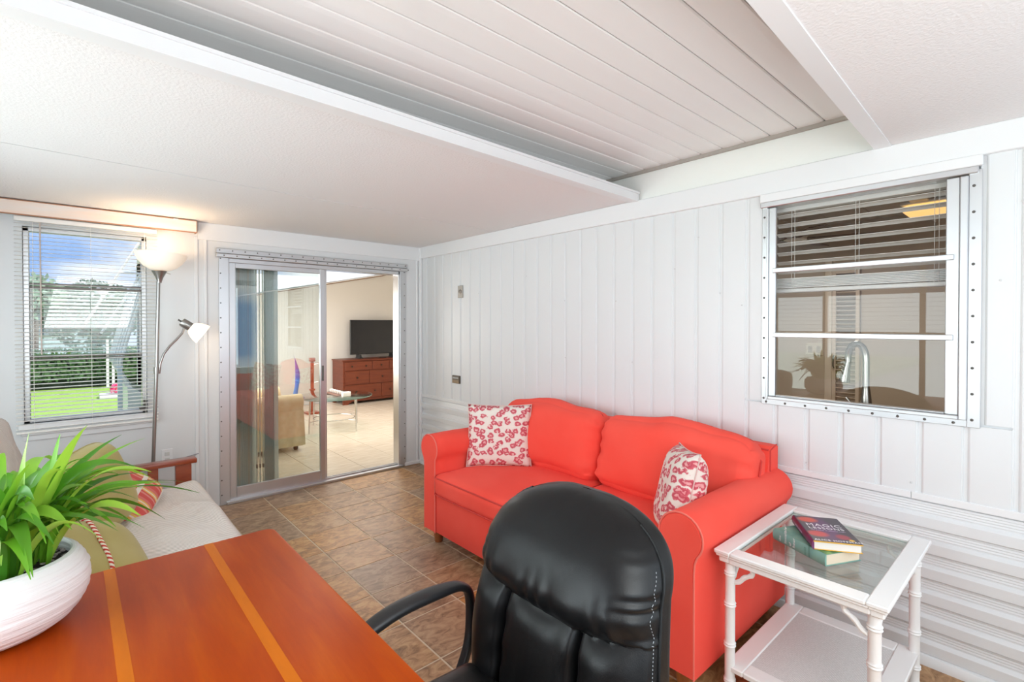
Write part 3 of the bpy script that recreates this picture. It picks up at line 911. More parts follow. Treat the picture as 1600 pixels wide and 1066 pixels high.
# back cushions, leaning
for (y0, y1, sd) in ((YM+.004, -1.70, 4), (-3.50, YM-.004, 5)):
    c = Vector((-.262, (y0+y1)/2, .688)); h = (.105, (y1-y0)/2, .215)
    M = Matrix.Rotation(R(16), 3, 'Y')
    mb = MB()
    def sag(p, sd=sd):
        top = max(0, p.z)
        e = -.040*top*(p.y**4) - .012*top*(1-p.y**2)*math.sin(p.y*5+sd)
        # gathered pleats running in from both ends, deepest on the front face
        fr = max(0, -p.x)
        pl = math.sin(p.z*15 + sd*2)*.011*(abs(p.y)**7)*fr
        drag = math.sin(p.z*5 - abs(p.y)*3 + sd)*.005*(abs(p.y)**2)*fr
        return (pl+drag, 0, e)
    softbox(mb, c, h, .075, 22, (.052, 0, .018), M=M, wr=.011, seed=sd, sag=sag)
    o = mb.build('back_cushion', REDF, so, smooth=60)
    pts = []
    for i in range(25):
        t_ = i/24
        py = -1 + 2*t_
        q = Vector((-h[0]*.15, py*(h[1]-.012), h[2] + .014*(1-py*py) - .040*py**4 - .012*(1-py**2)*math.sin(py*5+sd) - (.06 if abs(py) > .97 else .0)))
        pts.append(M @ q + c)
    for sgn, lst in ((1, 'e'), (-1, 's')):
        q = M @ Vector((-h[0]*.15, sgn*(h[1]+.004), .10)) + c
        q2 = M @ Vector((-h[0]*.15, sgn*(h[1]+.004), -.12)) + c
        if sgn == 1: pts += [q, q2]
        else: pts = [q2, q] + pts
    MB().tube(pts, .0048, 6).build('piping', REDP, o)
for x in (-.90, -.13):
    for y in (-1.700, -3.468):
        MB().lathe([(.024, 0), (.027, .004), (.036, .075), (.038, .088)], (x, y), 18).build('foot', FOOTW, so)

# throw pillows with the leopard print
def throw_pillow(M, size, th, name, material, label, group=None, n=22, parent=None, edge=None, cat='cushion', wr=.006, seed=0, corner=.10, rnd=0.0):
    hw, hh = size[0]/2, size[1]/2
    def mk(sign):
        def fn(u, v):
            a, b_ = 2*u-1, 2*v-1
            k_ = 1-rnd*(abs(a*b_))**2.5
            x = a*(1 - corner*(1-b_*b_)*.55)*hw*k_
            y = b_*(1 - corner*(1-a*a)*.55)*hh*k_
            z = sign*th/2*(max(0, (1-a**4))*max(0, (1-b_**4)))**.55
            z += noise.noise(Vector((a*2.2+seed, b_*2.2, sign)))*wr*(1-a**6)*(1-b_**6)
            return M @ Vector((x, y, z))
        return fn
    loc = M.translation.copy()
    # root aligned with the pillow, so the print follows it
    r = bpy.data.objects.new(name, None)
    COL.objects.link(r); r.empty_display_size = .1
    r.matrix_world = M
    WL[r.name] = loc
    tag(r, label, cat, group)
    me = bpy.data.meshes.new('cover')
    mi = M.inverted()
    vs, fs = [], []
    for sign in (1, -1):
        f_ = mk(sign); o = len(vs)
        vs += [mi @ f_(i/(n-1), j/(n-1)) for j in range(n) for i in range(n)]
        for j in range(n-1):
            for i in range(n-1):
                q = (o+j*n+i, o+j*n+i+1, o+(j+1)*n+i+1, o+(j+1)*n+i)
                fs.append(q if sign > 0 else q[::-1])
    me.from_pydata(vs, [], fs); me.materials.append(material)
    bm = bmesh.new(); bm.from_mesh(me); bmesh.ops.remove_doubles(bm, verts=bm.verts[:], dist=.0006); bm.to_mesh(me); bm.free()
    me.shade_smooth()
    c = bpy.data.objects.new('cover', me); COL.objects.link(c); c.parent = r
    pts = []
    m_ = 14
    for k in range(m_): pts.append((-1+2*k/m_, -1))
    for k in range(m_): pts.append((1, -1+2*k/m_))
    for k in range(m_): pts.append((1-2*k/m_, 1))
    for k in range(m_): pts.append((-1, 1-2*k/m_))
    path = [Vector((a*(1-corner*(1-b_*b_)*.55)*hw, b_*(1-corner*(1-a*a)*.55)*hh, 0))*(1-rnd*abs(a*b_)**2.5) for a, b_ in pts]
    e = MB(); e.tube(path, .0035 if edge is None else edge[1], 6, closed=True)
    me = bpy.data.meshes.new('seam'); me.from_pydata(e.v, [], e.f); me.materials.append(material if edge is None else edge[0]); me.shade_smooth()
    c = bpy.data.objects.new('seam', me); COL.objects.link(c); c.parent = r
    return r
PIPP = mat('pale_pink_piping', (.72, .50, .46), .85)
M = frame((-.545, -1.905, .688), (-.62, -.62, .20))
throw_pillow(M, (.44, .42), .12, 'throw_pillow', LEOP, 'pink leopard print square pillow propped at the left arm of the red sofa', 'leopard print pillows', edge=(PIPP, .003))
M = frame((-.60, -3.275, .655), (-.62, .72, .22), (.10, .25, 1)) @ Matrix.Rotation(R(-8), 4, 'Z')
throw_pillow(M, (.40, .43), .17, 'throw_pillow', LEOP, 'pink leopard print pillow seen edge-on at the right arm of the red sofa', 'leopard print pillows', seed=4, edge=(PIPP, .003))

# ================================================================== white side table with glass top
st = thing('side_table', (-.515, -3.845, 0), 'white bamboo-style side table with glass top and lower shelf', 'table')
TX0, TX1, TY0, TY1, TZ = -.872, -.155, -4.122, -3.572, .582
RIM = .062
gx0, gx1, gy0, gy1 = TX0+RIM, TX1-RIM, TY0+RIM, TY1-RIM
def rim(mb, x0, x1, y0, y1, w_, z0, z1, b=.004):
    for (a0, a1, b0, b1) in ((x0, x1, y0, y0+w_), (x0, x1, y1-w_, y1), (x0, x0+w_, y0+w_, y1-w_), (x1-w_, x1, y0+w_, y1-w_)):
        mb.box(a0, a1, b0, b1, z0, z1, b)
mb = MB()
rim(mb, TX0, TX1, TY0, TY1, RIM, TZ-.016, TZ, .004)
rim(mb, TX0+.006, TX1-.006, TY0+.006, TY1-.006, .05, TZ-.026, TZ-.014, .003)
rim(mb, TX0+.014, TX1-.014, TY0+.014, TY1-.014, .038, TZ-.048, TZ-.024, .004)
mb.build('top_frame', WICKERW, st)
mb = MB(); rim(mb, gx0-.004, gx1+.004, gy0-.004, gy1+.004, .009, TZ-.026, TZ-.0155, .001)
mb.build('glass_ledge', WICKERW, st)
MB().box(gx0-.001, gx1+.001, gy0-.001, gy1+.001, TZ-.0155, TZ-.0095).build('glass_top', GLASSG, st)
LXs, LYs = (TX0+.045, TX1-.045), (TY0+.045, TY1-.045)
def leg_prof():
    pr = [(.020, 0), (.0225, .005), (.0205, .014), (.018, .02)]
    for zc in (.075, .215, .37, .49):
        pr += [(.0185, zc-.014), (.0195, zc-.010), (.0225, zc-.006), (.0190, zc-.001), (.0225, zc+.004), (.0195, zc+.008), (.0185, zc+.012)]
    pr += [(.0185, TZ-.046)]
    return pr
for x in LXs:
    for y in LYs:
        MB().lathe(leg_prof(), (x, y), 20).build('leg', WICKERW, st, origin=(x, y, 0))
SZ = .135
mb = MB(); rim(mb, TX0+.03, TX1-.03, TY0+.03, TY1-.03, .07, SZ-.022, SZ, .004)
mb.build('shelf_frame', WICKERW, st)
def cane(t, b, co):
    wv = t.nodes.new('ShaderNodeTexBrick'); wv.inputs['Scale'].default_value = 60; wv.inputs['Mortar Size'].default_value = .03
    wv.inputs['Color1'].default_value = (.80, .79, .78, 1); wv.inputs['Color2'].default_value = (.72, .71, .70, 1); wv.inputs['Mortar'].default_value = (.50, .48, .47, 1)
    t.links.new(co, wv.inputs[0]); t.links.new(wv.outputs[0], b.inputs['Base Color'])
    bp = t.nodes.new('ShaderNodeBump'); bp.inputs['Strength'].default_value = .5; bp.inputs['Distance'].default_value = .002
    t.links.new(wv.outputs['Fac'], bp.inputs['Height']); bp.invert = True; t.links.new(bp.outputs[0], b.inputs['Normal'])
MB().box(TX0+.098, TX1-.098, TY0+.098, TY1-.098, SZ-.016, SZ-.004).build('woven_shelf', mat('white_cane', rough=.6, build=cane), st)
# scrolled corner brackets
def bracket(x, y, dx, dy):
    pts = []
    for i in range(11):
        t_ = i/10
        a_ = t_*PI/2
        d = .018 + .072*math.sin(a_); z = TZ-.050 - .072*(1-t_)**1.3*1.0
        wob = .004*math.sin(t_*PI*4)
        pts.append((x+dx*(d+wob), y+dy*(d+wob), z-.004))
    rr = [.007 + .003*abs(math.sin(i*1.3)) for i in range(11)]
    MB().tube(pts, rr, 8).build('corner_bracket', WICKERW, st)
for x, dx in ((LXs[0], 1), (LXs[1], -1)):
    for y, dy in ((LYs[0], 1), (LYs[1], -1)):
        bracket(x, y, dx, 0); bracket(x, y, 0, dy)

# ---- books on the glass top
def book(name, label, c, L, W, T, ang, z0, cover, spine_c, paper, edge_c, tilt=0):
    """L along the spine. local x = along spine, local y = away from spine"""
    M = Matrix.Translation((c[0], c[1], z0)) @ Matrix.Rotation(ang, 4, 'Z') @ Matrix.Rotation(tilt, 4, 'X')
    r = bpy.data.objects.new(name, None); COL.objects.link(r); r.matrix_world = M; r.empty_display_size = .05
    WL[r.name] = Vector((0, 0, 0))
    tag(r, label, 'book', 'books on the glass side table')
    ct = .0028
    def mk(nm, mb, m):
        me = bpy.data.meshes.new(nm); me.from_pydata(mb.v, [], mb.f); me.materials.append(m)
        me.shade_smooth(); me.set_sharp_from_angle(angle=R(35))
        o = bpy.data.objects.new(nm, me); COL.objects.link(o); o.parent = r
        return o
    mk('front_cover', MB().box(-L/2, L/2, 0, W, T-ct, T, .001), cover)
    mk('rear_cover', MB().box(-L/2, L/2, 0, W, 0, ct, .001), edge_c)
    pr = [(0, 0), (-.004, T*.15), (-.006, T*.5), (-.004, T*.85), (0, T), (.0025, T), (.0025, 0)]
    mk('spine', MB().prism(pr, 0, -L/2, L/2), spine_c)
    mk('page_block', MB().box(-L/2+.004, L/2-.004, .003, W-.005, ct, T-ct), paper)
    # the page ends also show the coloured cover lining
    return r, mk
def text_part(r, body, size, loc, rot, m, nm='lettering', align='CENTER'):
    cu = bpy.data.curves.new('t', 'FONT'); cu.body = body; cu.size = size; cu.align_x = align; cu.extrude = .0002; cu.space_character = 1.15
    o = bpy.data.objects.new('t', cu)
    COL.objects.link(o)
    me = bpy.data.meshes.new_from_object(o)
    me.name = nm
    bpy.data.objects.remove(o)
    me.materials.append(m)
    c = bpy.data.objects.new(nm, me); COL.objects.link(c); c.parent = r; c.location = loc; c.rotation_euler = rot
    return c
def cover_red(t, b, co):
    # two red poppies and a purple haze on black
    def blob(cx, cy, rx, ry):
        mpn = t.nodes.new('ShaderNodeMapping'); mpn.vector_type = 'POINT'
        mpn.inputs['Location'].default_value = (-cx/rx, -cy/ry, 0); mpn.inputs['Scale'].default_value = (1/rx, 1/ry, 0)
        t.links.new(co, mpn.inputs[0])
        g = t.nodes.new('ShaderNodeTexGradient'); g.gradient_type = 'SPHERICAL'
        t.links.new(mpn.outputs[0], g.inputs[0])
        return g.outputs[1]
    cur = None
    base = (.035, .025, .04, 1)
    for (cx, cy, rx, ry, col) in ((0, .075, .16, .05, (.10, .022, .10, 1)), (-.085, .04, .035, .045, (.62, .06, .02, 1)), (.055, .035, .035, .045, (.55, .03, .03, 1)), (.07, .115, .03, .03, (.35, .02, .04, 1)), (.095, .135, .012, .012, (.8, .5, .05, 1))):
        mx = t.nodes.new('ShaderNodeMix'); mx.data_type = 'RGBA'
        f_ = ramp(t, blob(cx, cy, rx, ry), [(.05, (0, 0, 0)), (.45, (1, 1, 1))])
        t.links.new(f_, mx.inputs[0])
        if cur is None: mx.inputs[6].default_value = base
        else: t.links.new(cur, mx.inputs[6])
        mx.inputs[7].default_value = col
        cur = mx.outputs[2]
    t.links.new(cur, b.inputs['Base Color'])
PAPER = mat('cream_page_block', (.80, .68, .52), .9, bump=(5, .1, .001))
PAPERW = mat('white_page_block', (.84, .78, .72), .9)
TEALC = mat('teal_book_cloth', (.10, .26, .22), .5, var=(16, (.24, .38, .28), .35, .65, (1, 1, 1)))
TEALS = mat('teal_spine', (.16, .34, .31), .45, var=(10, (.24, .44, .36), .35, .65, (1, 1, 1)))
GRNC = mat('green_print_cover', (.05, .16, .06), .5, var=(40, (.20, .36, .12), .4, .6, (1, 1, 1)))
LET = mat('silver_lettering', (.85, .82, .85), .4)
LETP = mat('lilac_lettering', (.60, .45, .65), .4)
LETG = mat('dark_green_lettering', (.05, .16, .12), .5)
# green book: spine from (-.60,-3.69) to (-.693,-3.903); block to (-.544,-3.973)
v = Vector((-.693+.588, -3.903+3.687)); L = v.length; ang = math.atan2(v.y, v.x)
TZG = TZ - .0093
gb, gmk = book('book', 'thick teal-green hardback lying under the dark red book', ((-.693-.588)/2, (-3.903-3.687)/2), L, .165, .044, ang, TZG, TEALC, TEALS, PAPER, TEALS)
gmk('cover_print', MB().box(L/2-.075, L/2, .002, .164, .044, .0446), GRNC)
for body, sz, lx, lz in (('the', .014, -.078, .024), ('Invisible', .017, -.050, .024), ('of', .014, -.028, .02), ('hour', .017, -.010, .026)):
    text_part(gb, body, sz, (lx, -.0066, .010), (R(90), R(-90), 0), LET, align='LEFT')
for body, lx in (('ALICE', .040), ('HOFFMAN', .058)):
    text_part(gb, body, .0105, (lx, -.0066, .005), (R(90), R(-90), 0), LETG, align='LEFT')
# red book: spine edge from (-.471,-3.72) to (-.684,-3.86)
a0 = Vector((-.478, -3.722)); a1 = Vector((-.684, -3.860)); v = a1-a0; L = v.length; ang = math.atan2(v.y, v.x)
REDC = mat('dark_floral_cover', rough=.3, build=cover_red)
rb, rmk = book('book', 'dark hardback with red flowers, topmost of the two books on the glass table', tuple((a0+a1)/2), L, .160, .034, ang, TZG+.0455, REDC, mat('purple_spine', (.09, .015, .055), .35, var=(12, (.16, .03, .12), .4, .6, (1, 1, 1))), PAPERW, mat('yellow_board', (.75, .42, .06), .5))
rmk('front_board_edge', MB().box(L/2-.0005, L/2+.0008, 0.0, .160, .029, .0332), mat('yellow_lining', (.75, .42, .06), .5))
text_part(rb, 'MAGIC', .036, (-.022, .082, .0342), (0, 0, R(90)), LET)
text_part(rb, 'LESSONS', .028, (.006, .082, .0342), (0, 0, R(90)), LET)
text_part(rb, 'the prequel to practical magic', .0082, (.022, .082, .0342), (0, 0, R(90)), LETP)
text_part(rb, 'ALICE HOFFMAN', .0185, (.118, .085, .0342), (0, 0, R(90)), LET)
text_part(rb, 'MAGIC LESSONS', .010, (-.03, -.0064, .012), (R(90), 0, 0), LETP)

# ================================================================== desk
DKX0, DKX1, DKY0, DKY1, DKZ = -3.42, -2.205, -4.10, -2.66, .75
dk = thing('desk', (-2.8, -3.4, 0), 'orange-brown cherry veneer desk with two pale inlaid stripes', 'desk')
def desk_slab():
    r_ = .03
    pts = []
    for (cx, cy, a0) in ((DKX1-r_, DKY1-r_, 0), (DKX0+r_, DKY1-r_, 90), (DKX0+r_, DKY0+r_, 180), (DKX1-r_, DKY0+r_, 270)):
        for i in range(7):
            a_ = R(a0+15*i); pts.append((cx+r_*math.cos(a_), cy+r_*math.sin(a_)))
    n = len(pts)
    def ins(p, d):
        c = Vector(((DKX0+DKX1)/2, (DKY0+DKY1)/2)); q = Vector(p)
        return (q.x - d*(1 if q.x > c.x else -1), q.y - d*(1 if q.y > c.y else -1))
    vs = []
    for z, d in ((DKZ-.028, .004), (DKZ-.024, 0), (DKZ-.005, 0), (DKZ-.0015, .0015), (DKZ, .005)):
        vs += [(*ins(p, d), z) for p in pts]
    fs = [tuple(range(n-1, -1, -1)), tuple(4*n+i for i in range(n))]
    for j in range(4):
        for i in range(n):
            i2 = (i+1) % n
            fs.append((j*n+i, j*n+i2, (j+1)*n+i2, (j+1)*n+i))
    return MB().add(vs, fs)
desk_slab().build('desktop', DESKW, dk, smooth=30)
for x in (-2.6425, -2.3985):
    MB().box(x-.0125, x+.0125, DKY0+.005, DKY1-.004, DKZ-.002, DKZ+.0004).build('inlay_strip', INLAY, dk, smooth=0)
MB().box(DKX0+.05, DKX1-.05, DKY0+.04, DKY0+.06, .2, DKZ-.028, .002).build('modesty_panel', DESKW, dk)
for x in (DKX0+.04, DKX1-.09):
    for y in (DKY0+.03, DKY1-.08):
        MB().box(x, x+.05, y, y+.05, 0, DKZ-.028, .004).build('leg', DESKW, dk)
MB().box(DKX0+.07, DKX1-.07, DKY1-.06, DKY1-.045, DKZ-.11, DKZ-.028, .002).build('apron', DESKW, dk)

# ================================================================== potted plant
PC = (-2.850, -2.868)
PR = .166
pl = thing('potted_plant', (PC[0], PC[1], DKZ), 'long-leaved green plant in a white ribbed bowl on the desk', 'plant')
prof = [(.085, DKZ+.0006), (.105, DKZ+.004), (.130, DKZ+.018), (.150, DKZ+.040), (.162, DKZ+.068), (.1655, DKZ+.095), (.162, DKZ+.120), (.153, DKZ+.142), (.143, DKZ+.156), (.137, DKZ+.162), (.131, DKZ+.163), (.127, DKZ+.158), (.131, DKZ+.140), (.135, DKZ+.120)]
# subdivide the profile for fine irregular ribs
pf = []
for i in range(len(prof)-1):
    for k in range(4):
        t_ = k/4
        pf.append((prof[i][0]*(1-t_)+prof[i+1][0]*t_, prof[i][1]*(1-t_)+prof[i+1][1]*t_))
pf.append(prof[-1])
def rib(i, k):
    if i < 6 or i > 38: return 0
    return .0012*math.sin(i*2.4 + .8*math.sin(k/96*2*PI*2)) + .0014*noise.noise(Vector((i*.9, k*.05, 0)))
MB().lathe(pf, PC, 96, jit=rib, cap=False).lathe([(.001, DKZ+.0008), (.085, DKZ+.0006)], PC, 96, cap=False).build('pot', POTM, pl, smooth=60)
def soil(u, v_):
    a_ = u*2*PI; r_ = .134*v_
    x, y = PC[0]+r_*math.cos(a_), PC[1]+r_*math.sin(a_)
    return (x, y, DKZ+.133 + .006*noise.noise(Vector((x*60, y*60, 0))) + .008*(1-v_))
MB().grid(soil, 40, 10, closeu=True).build('soil', SOIL, pl, smooth=0)
mb = MB()
for i in range(240):
    a_ = random.random()*2*PI; r_ = .128*math.sqrt(random.random())
    c = Vector((PC[0]+r_*math.cos(a_), PC[1]+r_*math.sin(a_), DKZ+.140+.003*random.random()))
    s_ = .0025+.003*random.random()
    bm = bmesh.new(); bmesh.ops.create_icosphere(bm, subdivisions=1, radius=s_)
    for v_ in bm.verts: v_.co = Vector((v_.co.x*1.3, v_.co.y, v_.co.z*.7))*(.8+.4*random.random()) + c
    mb.bm(bm)
mb.build('gravel', PEBBLE, pl, kind='stuff')
def leaf(base, tip, lift, width, m=GREEN, tw=0.0, droop=0):
    """strap leaf: quadratic arch from base to tip, creased along its midrib"""
    b0, t0 = Vector(base), Vector(tip)
    mid = (b0+t0)/2 + Vector((0, 0, lift))
    # leave the soil steeply
    mid.x = b0.x + (mid.x-b0.x)*.62; mid.y = b0.y + (mid.y-b0.y)*.62
    n = 16
    vs, fs = [], []
    side0 = (t0-b0); side0.z = 0
    if side0.length < .01: side0 = Vector((1, 0, 0))
    side = side0.cross(Vector((0, 0, 1))).normalized()
    side = (Matrix.Rotation(tw, 3, side0.normalized()) @ side)
    for i in range(n+1):
        t_ = i/n
        p_ = b0*(1-t_)**2 + mid*2*t_*(1-t_) + t0*t_*t_
        p_.z -= droop*max(0, t_-.55)**2*4
        w_ = width*(min(1, .45+1.6*t_))*(1-t_**2.6)**.9
        w_ = max(w_, .0007)
        tg = (mid-b0)*(1-t_) + (t0-mid)*t_
        nrm = tg.cross(side).normalized()
        if nrm.z < 0: nrm = -nrm
        tws = side*math.cos(.35*math.sin(t_*4+b0.x*50)) + nrm*math.sin(.35*math.sin(t_*4+b0.x*50))
        vs += [p_ - tws*w_ + nrm*w_*.32, p_, p_ + tws*w_ + nrm*w_*.32]
    for i in range(n):
        for k_ in (0, 1):
            fs.append((i*3+k_, i*3+k_+1, i*3+k_+4, i*3+k_+3))
    MB().add(vs, fs).build('leaf', m, pl, smooth=80)
LB = DKZ+.138
key = [  # measured tips: x, y, z, lift, width
 (-2.690,-2.90,1.205,.06,.017,0), (-2.796,-2.80,1.185,.03,.012,0), (-2.740,-2.84,1.180,.04,.009,0), (-2.617,-2.75,1.145,.08,.010,0),
 (-2.560,-2.70,1.118,.10,.011,0), (-2.644,-2.80,1.067,.10,.012,0), (-2.500,-2.74,.985,.14,.010,0), (-2.414,-2.62,.905,.20,.011,0),
 (-2.520,-2.75,.886,.20,.013,0), (-2.640,-2.92,.950,.16,.014,0), (-2.738,-2.95,1.125,.06,.016,0), (-2.787,-3.0,1.150,.05,.015,0),
 (-2.850,-3.0,1.140,.06,.015,0), (-2.660,-2.80,1.042,.10,.012,0), (-2.783,-3.0,1.085,.08,.013,0), (-2.90,-3.08,1.035,.14,.015,.02),
 (-2.615,-2.70,1.032,.12,.010,0), (-2.53,-2.64,.994,.15,.010,0), (-2.46,-2.66,.960,.16,.010,0), (-2.78,-3.07,.955,.20,.016,.03),
 (-2.72,-3.03,1.00,.16,.014,0), (-2.60,-2.86,.930,.18,.012,0), (-2.70,-2.78,1.10,.08,.012,0), (-2.57,-2.80,1.00,.13,.011,0)]
for i, (x, y, z, lf, wd, dr) in enumerate(key):
    a_ = math.atan2(y-PC[1], x-PC[0]) + random.uniform(-.5, .5)
    rr = random.uniform(.02, .085)
    leaf((PC[0]+rr*math.cos(a_), PC[1]+rr*math.sin(a_), LB-.004), (x, y, z), lf, wd*1.45, tw=random.uniform(-.5, .5), droop=dr)
for i in range(110):
    a_ = random.uniform(0, 2*PI)
    rr = random.uniform(.01, .10)
    reach = random.uniform(.04, .27)
    h_ = random.uniform(.08, .31)*(1-reach*1.3)
    b_ = (PC[0]+rr*math.cos(a_), PC[1]+rr*math.sin(a_), LB-.004)
    a2 = a_ + random.uniform(-.4, .4)
    tp = [PC[0]+(rr+reach)*math.cos(a2), PC[1]+(rr+reach)*math.sin(a2), LB+h_]
    if tp[1] < -3.08: tp[1] = -3.08
    leaf(b_, tp, random.uniform(.03, .12)+reach*.35, random.uniform(.011, .022), tw=random.uniform(-.6, .6), droop=random.uniform(0, .04))
for (x, y, z) in ((-2.90,-3.06,.985), (-2.83,-3.055,.965)):
    leaf((PC[0]+.0, PC[1]-.06, LB-.004), (x, y, z), .12, .013, m=GREENL)

# ================================================================== black leather office chair
ch = thing('office_chair', (-1.98, -3.60, 0), 'black leather high-back office chair with looped arms facing the desk', 'chair')
CY, CZ0, CH = -3.585, .455, .535
def ch_w(t_):      # half width of the back over its height
    if t_ < .66:
        return .285 + .024*math.sin(min(1, t_/.30)*PI/2) - .025*(max(0, t_-.30)/.36)**1.3
    q = (t_-.66)/.34
    return .284*(max(0, 1-q**2.6))**.5
def ch_x(t_):
    return -1.790 + .150*t_ - .03*math.sin(t_*PI)
def seam_t(s_):    # lower edge of the head pad, dipping in the middle
    return .535 - .045*(1-s_*s_)
def front(s_, t_):
    """thickness of the padding in front of the shell"""
    edge = max(0, 1-abs(s_)**4)**.5
    st_ = seam_t(s_)
    base = .074*edge
    if t_ >= st_:
        q = (t_-st_)/(1.0-st_)
        full = (1-(1-min(1, q/.30))**2.2)*(max(0, 1-max(0, (q-.30)/.70)**2.6))**.5
        low = (max(0, 1-max(0, (q-.30)/.70)**2.6))**.5
        d = base*low + .060*edge*full + .010*(1-q)
        d += .008*math.sin(t_*95+1.6*math.sin(t_*37))*max(0, abs(s_)-.72)/.28*(1-q)*(1 if s_ < 0 else .5)
        d += .0035*math.sin(s_*30+2*math.sin(s_*9))*max(0, 1-q*2.2)*min(1, q/.05)
    else:
        q = min(1, (st_-t_)/.10)
        sd = abs(abs(s_)-.42)
        groove = 1-.42*math.exp(-(sd/.030)**2)
        mid = .016*math.cos(s_/.42*PI/2) if abs(s_) < .42 else .020*math.sin(min(1, (abs(s_)-.42)/.5)*PI)
        d = (base + (mid+.006*edge)*(1-(1-q)**2))*groove + .010
        d += (.0042*math.sin(s_*24+t_*7)*max(0, 1-(sd/.3)) if abs(s_) < .42 else 0)*min(1, q*2) + .003*math.sin(t_*42+s_*8)*math.exp(-(sd/.1)**2)*q
    return d
NS, NT = 97, 120
def pt(s_, t_):
    w_ = ch_w(t_)
    return Vector((ch_x(t_) - front(s_, t_), CY + s_*w_, CZ0 + t_*CH + .020*(1-s_*s_)*max(0, t_-.3)*w_/.284))
grid_pts = []
for j in range(NT+1):
    t_ = j/NT
    t_ = t_ if t_ < .999 else .9995
    for i in range(NS):
        s_ = -1+2*i/(NS-1)
        # crowd samples near seams
        grid_pts.append((s_, t_))
regions = {'head_pad': [], 'lumbar_pad': [], 'side_bolster': [], 'side_bolster_far': []}
for j in range(NT):
    for i in range(NS-1):
        s_ = -1+2*(i+.5)/(NS-1); t_ = (j+.5)/NT
        f_ = (j*NS+i, j*NS+i+1, (j+1)*NS+i+1, (j+1)*NS+i)
        if t_ > seam_t(s_): regions['head_pad'].append(f_)
        elif abs(s_) < .42: regions['lumbar_pad'].append(f_)
        elif s_ > 0: regions['side_bolster_far'].append(f_)
        else: regions['side_bolster'].append(f_)
P_ = [pt(*g) for g in grid_pts]
for nm, fl in regions.items():
    used = sorted({i for f_ in fl for i in f_})
    ix = {a: b for b, a in enumerate(used)}
    MB().add([P_[i] for i in used], [[ix[i] for i in f_] for f_ in fl]).build('side_bolster' if 'side' in nm else nm, LEATHER, ch, smooth=80)
# rear shell with side gusset, following the outline
def shell(u, v_):
    t_ = min(v_, .9995)
    a_ = u*PI                        # from +y edge round the back to -y edge
    w_ = ch_w(t_)
    dep = .085*(1 if t_ < .6 else max(.0, 1-((t_-.6)/.4)**4)**.5)
    s_ = math.cos(a_)
    return Vector((ch_x(t_) - .010 + dep*(math.sin(a_))**.45, CY + (w_+.002)*math.copysign(abs(s_)**.5, s_), CZ0 + t_*CH + .020*(1-s_*s_)*max(0, t_-.3)*w_/.284))
mb = MB(); mb.grid(shell, 48, 60); mb.build('back_shell', LEATHER, ch, smooth=80)
# welt and stitches along the near side seam
for sg in (-1, 1):
    pts = [Vector((ch_x(t_)-.013, CY+sg*(ch_w(t_)+.001), CZ0+t_*CH)) for t_ in [i/30*.93 for i in range(31)]]
    MB().tube(pts, .0035, 6).build('welt', LEATHER, ch)
mb = MB()
for i in range(60):
    t_ = .02 + i*.0135
    if t_ > .80: break
    s_ = -.985
    q = pt(s_, t_); q2 = pt(s_, t_+.006)
    mb.tube([q+Vector((-.0015, 0, 0)), q2+Vector((-.0015, 0, 0))], .0009, 4)
for i in range(30):
    t_ = .03+i*.0135
    if t_ > seam_t(-.42)-.01: break
    q = pt(-.437, t_); q2 = pt(-.437, t_+.006)
    mb.tube([q+Vector((-.0015, 0, 0)), q2+Vector((-.0015, 0, 0))], .0009, 4)
mb.build('stitching', mat('grey_thread', (.32, .34, .36), .7), ch, kind='stuff')
# seat cushion
mb = MB(); softbox(mb, (-2.09, CY, .435), (.245, .265, .062), .055, 14, (0, 0, .02), wr=.006, seed=3)
mb.build('seat', LEATHER, ch, smooth=70)
MB().box(-2.25, -1.90, CY-.16, CY+.16, .345, .375, .01).build('seat_plate', BLACKP, ch)
# looped arms
for sg in (1, -1):
    y = CY + sg*.332
    path = [(-1.865, y-sg*.02, .39), (-1.812, y, .46), (-1.795, y+sg*.010, .54), (-1.800, y+sg*.012, .61), (-1.825, y+sg*.012, .640), (-1.88, y+sg*.01, .655), (-2.02, y+sg*.006, .660), (-2.12, y+sg*.002, .645), (-2.20, y, .61), (-2.235, y-sg*.004, .56), (-2.22, y-sg*.01, .50), (-2.17, y-sg*.03, .42), (-2.12, y-sg*.06, .385)]
    # smooth the path (Catmull-Rom) and sweep an oval
    P4 = [Vector(p) for p in path]
    sm_ = []
    for i in range(len(P4)-1):
        p0_, p1_, p2_, p3_ = P4[max(0, i-1)], P4[i], P4[i+1], P4[min(len(P4)-1, i+2)]
        for k_ in range(5):
            t_ = k_/5
            sm_.append(.5*((2*p1_)+(-p0_+p2_)*t_+(2*p0_-5*p1_+4*p2_-p3_)*t_**2+(-p0_+3*p1_-3*p2_+p3_)*t_**3))
    sm_.append(P4[-1])
    vs, fs = [], []
    nn_ = 14
    for i, p_ in enumerate(sm_):
        tg = (sm_[min(i+1, len(sm_)-1)]-sm_[max(i-1, 0)]).normalized()
        yv = Vector((0, 1, 0)); nv = tg.cross(yv).normalized()
        top = math.exp(-((p_.x+2.03)/.17)**4) if p_.z > .6 else 0
        hw = .0165 + .012*top; hh = .0125 + .003*top
        for k_ in range(nn_):
            a_ = 2*PI*k_/nn_
            ca, sa = math.cos(a_), math.sin(a_)
            vs.append(p_ + yv*hw*math.copysign(abs(ca)**.7, ca) + nv*hh*math.copysign(abs(sa)**.7, sa))
    for i in range(len(sm_)-1):
        for k_ in range(nn_):
            k2 = (k_+1) % nn_
            fs.append((i*nn_+k_, i*nn_+k2, (i+1)*nn_+k2, (i+1)*nn_+k_))
    fs.append(tuple(range(nn_))); fs.append(tuple((len(sm_)-1)*nn_+k_ for k_ in range(nn_)))
    MB().add(vs, fs).build('armrest', BLACKP, ch, smooth=60)
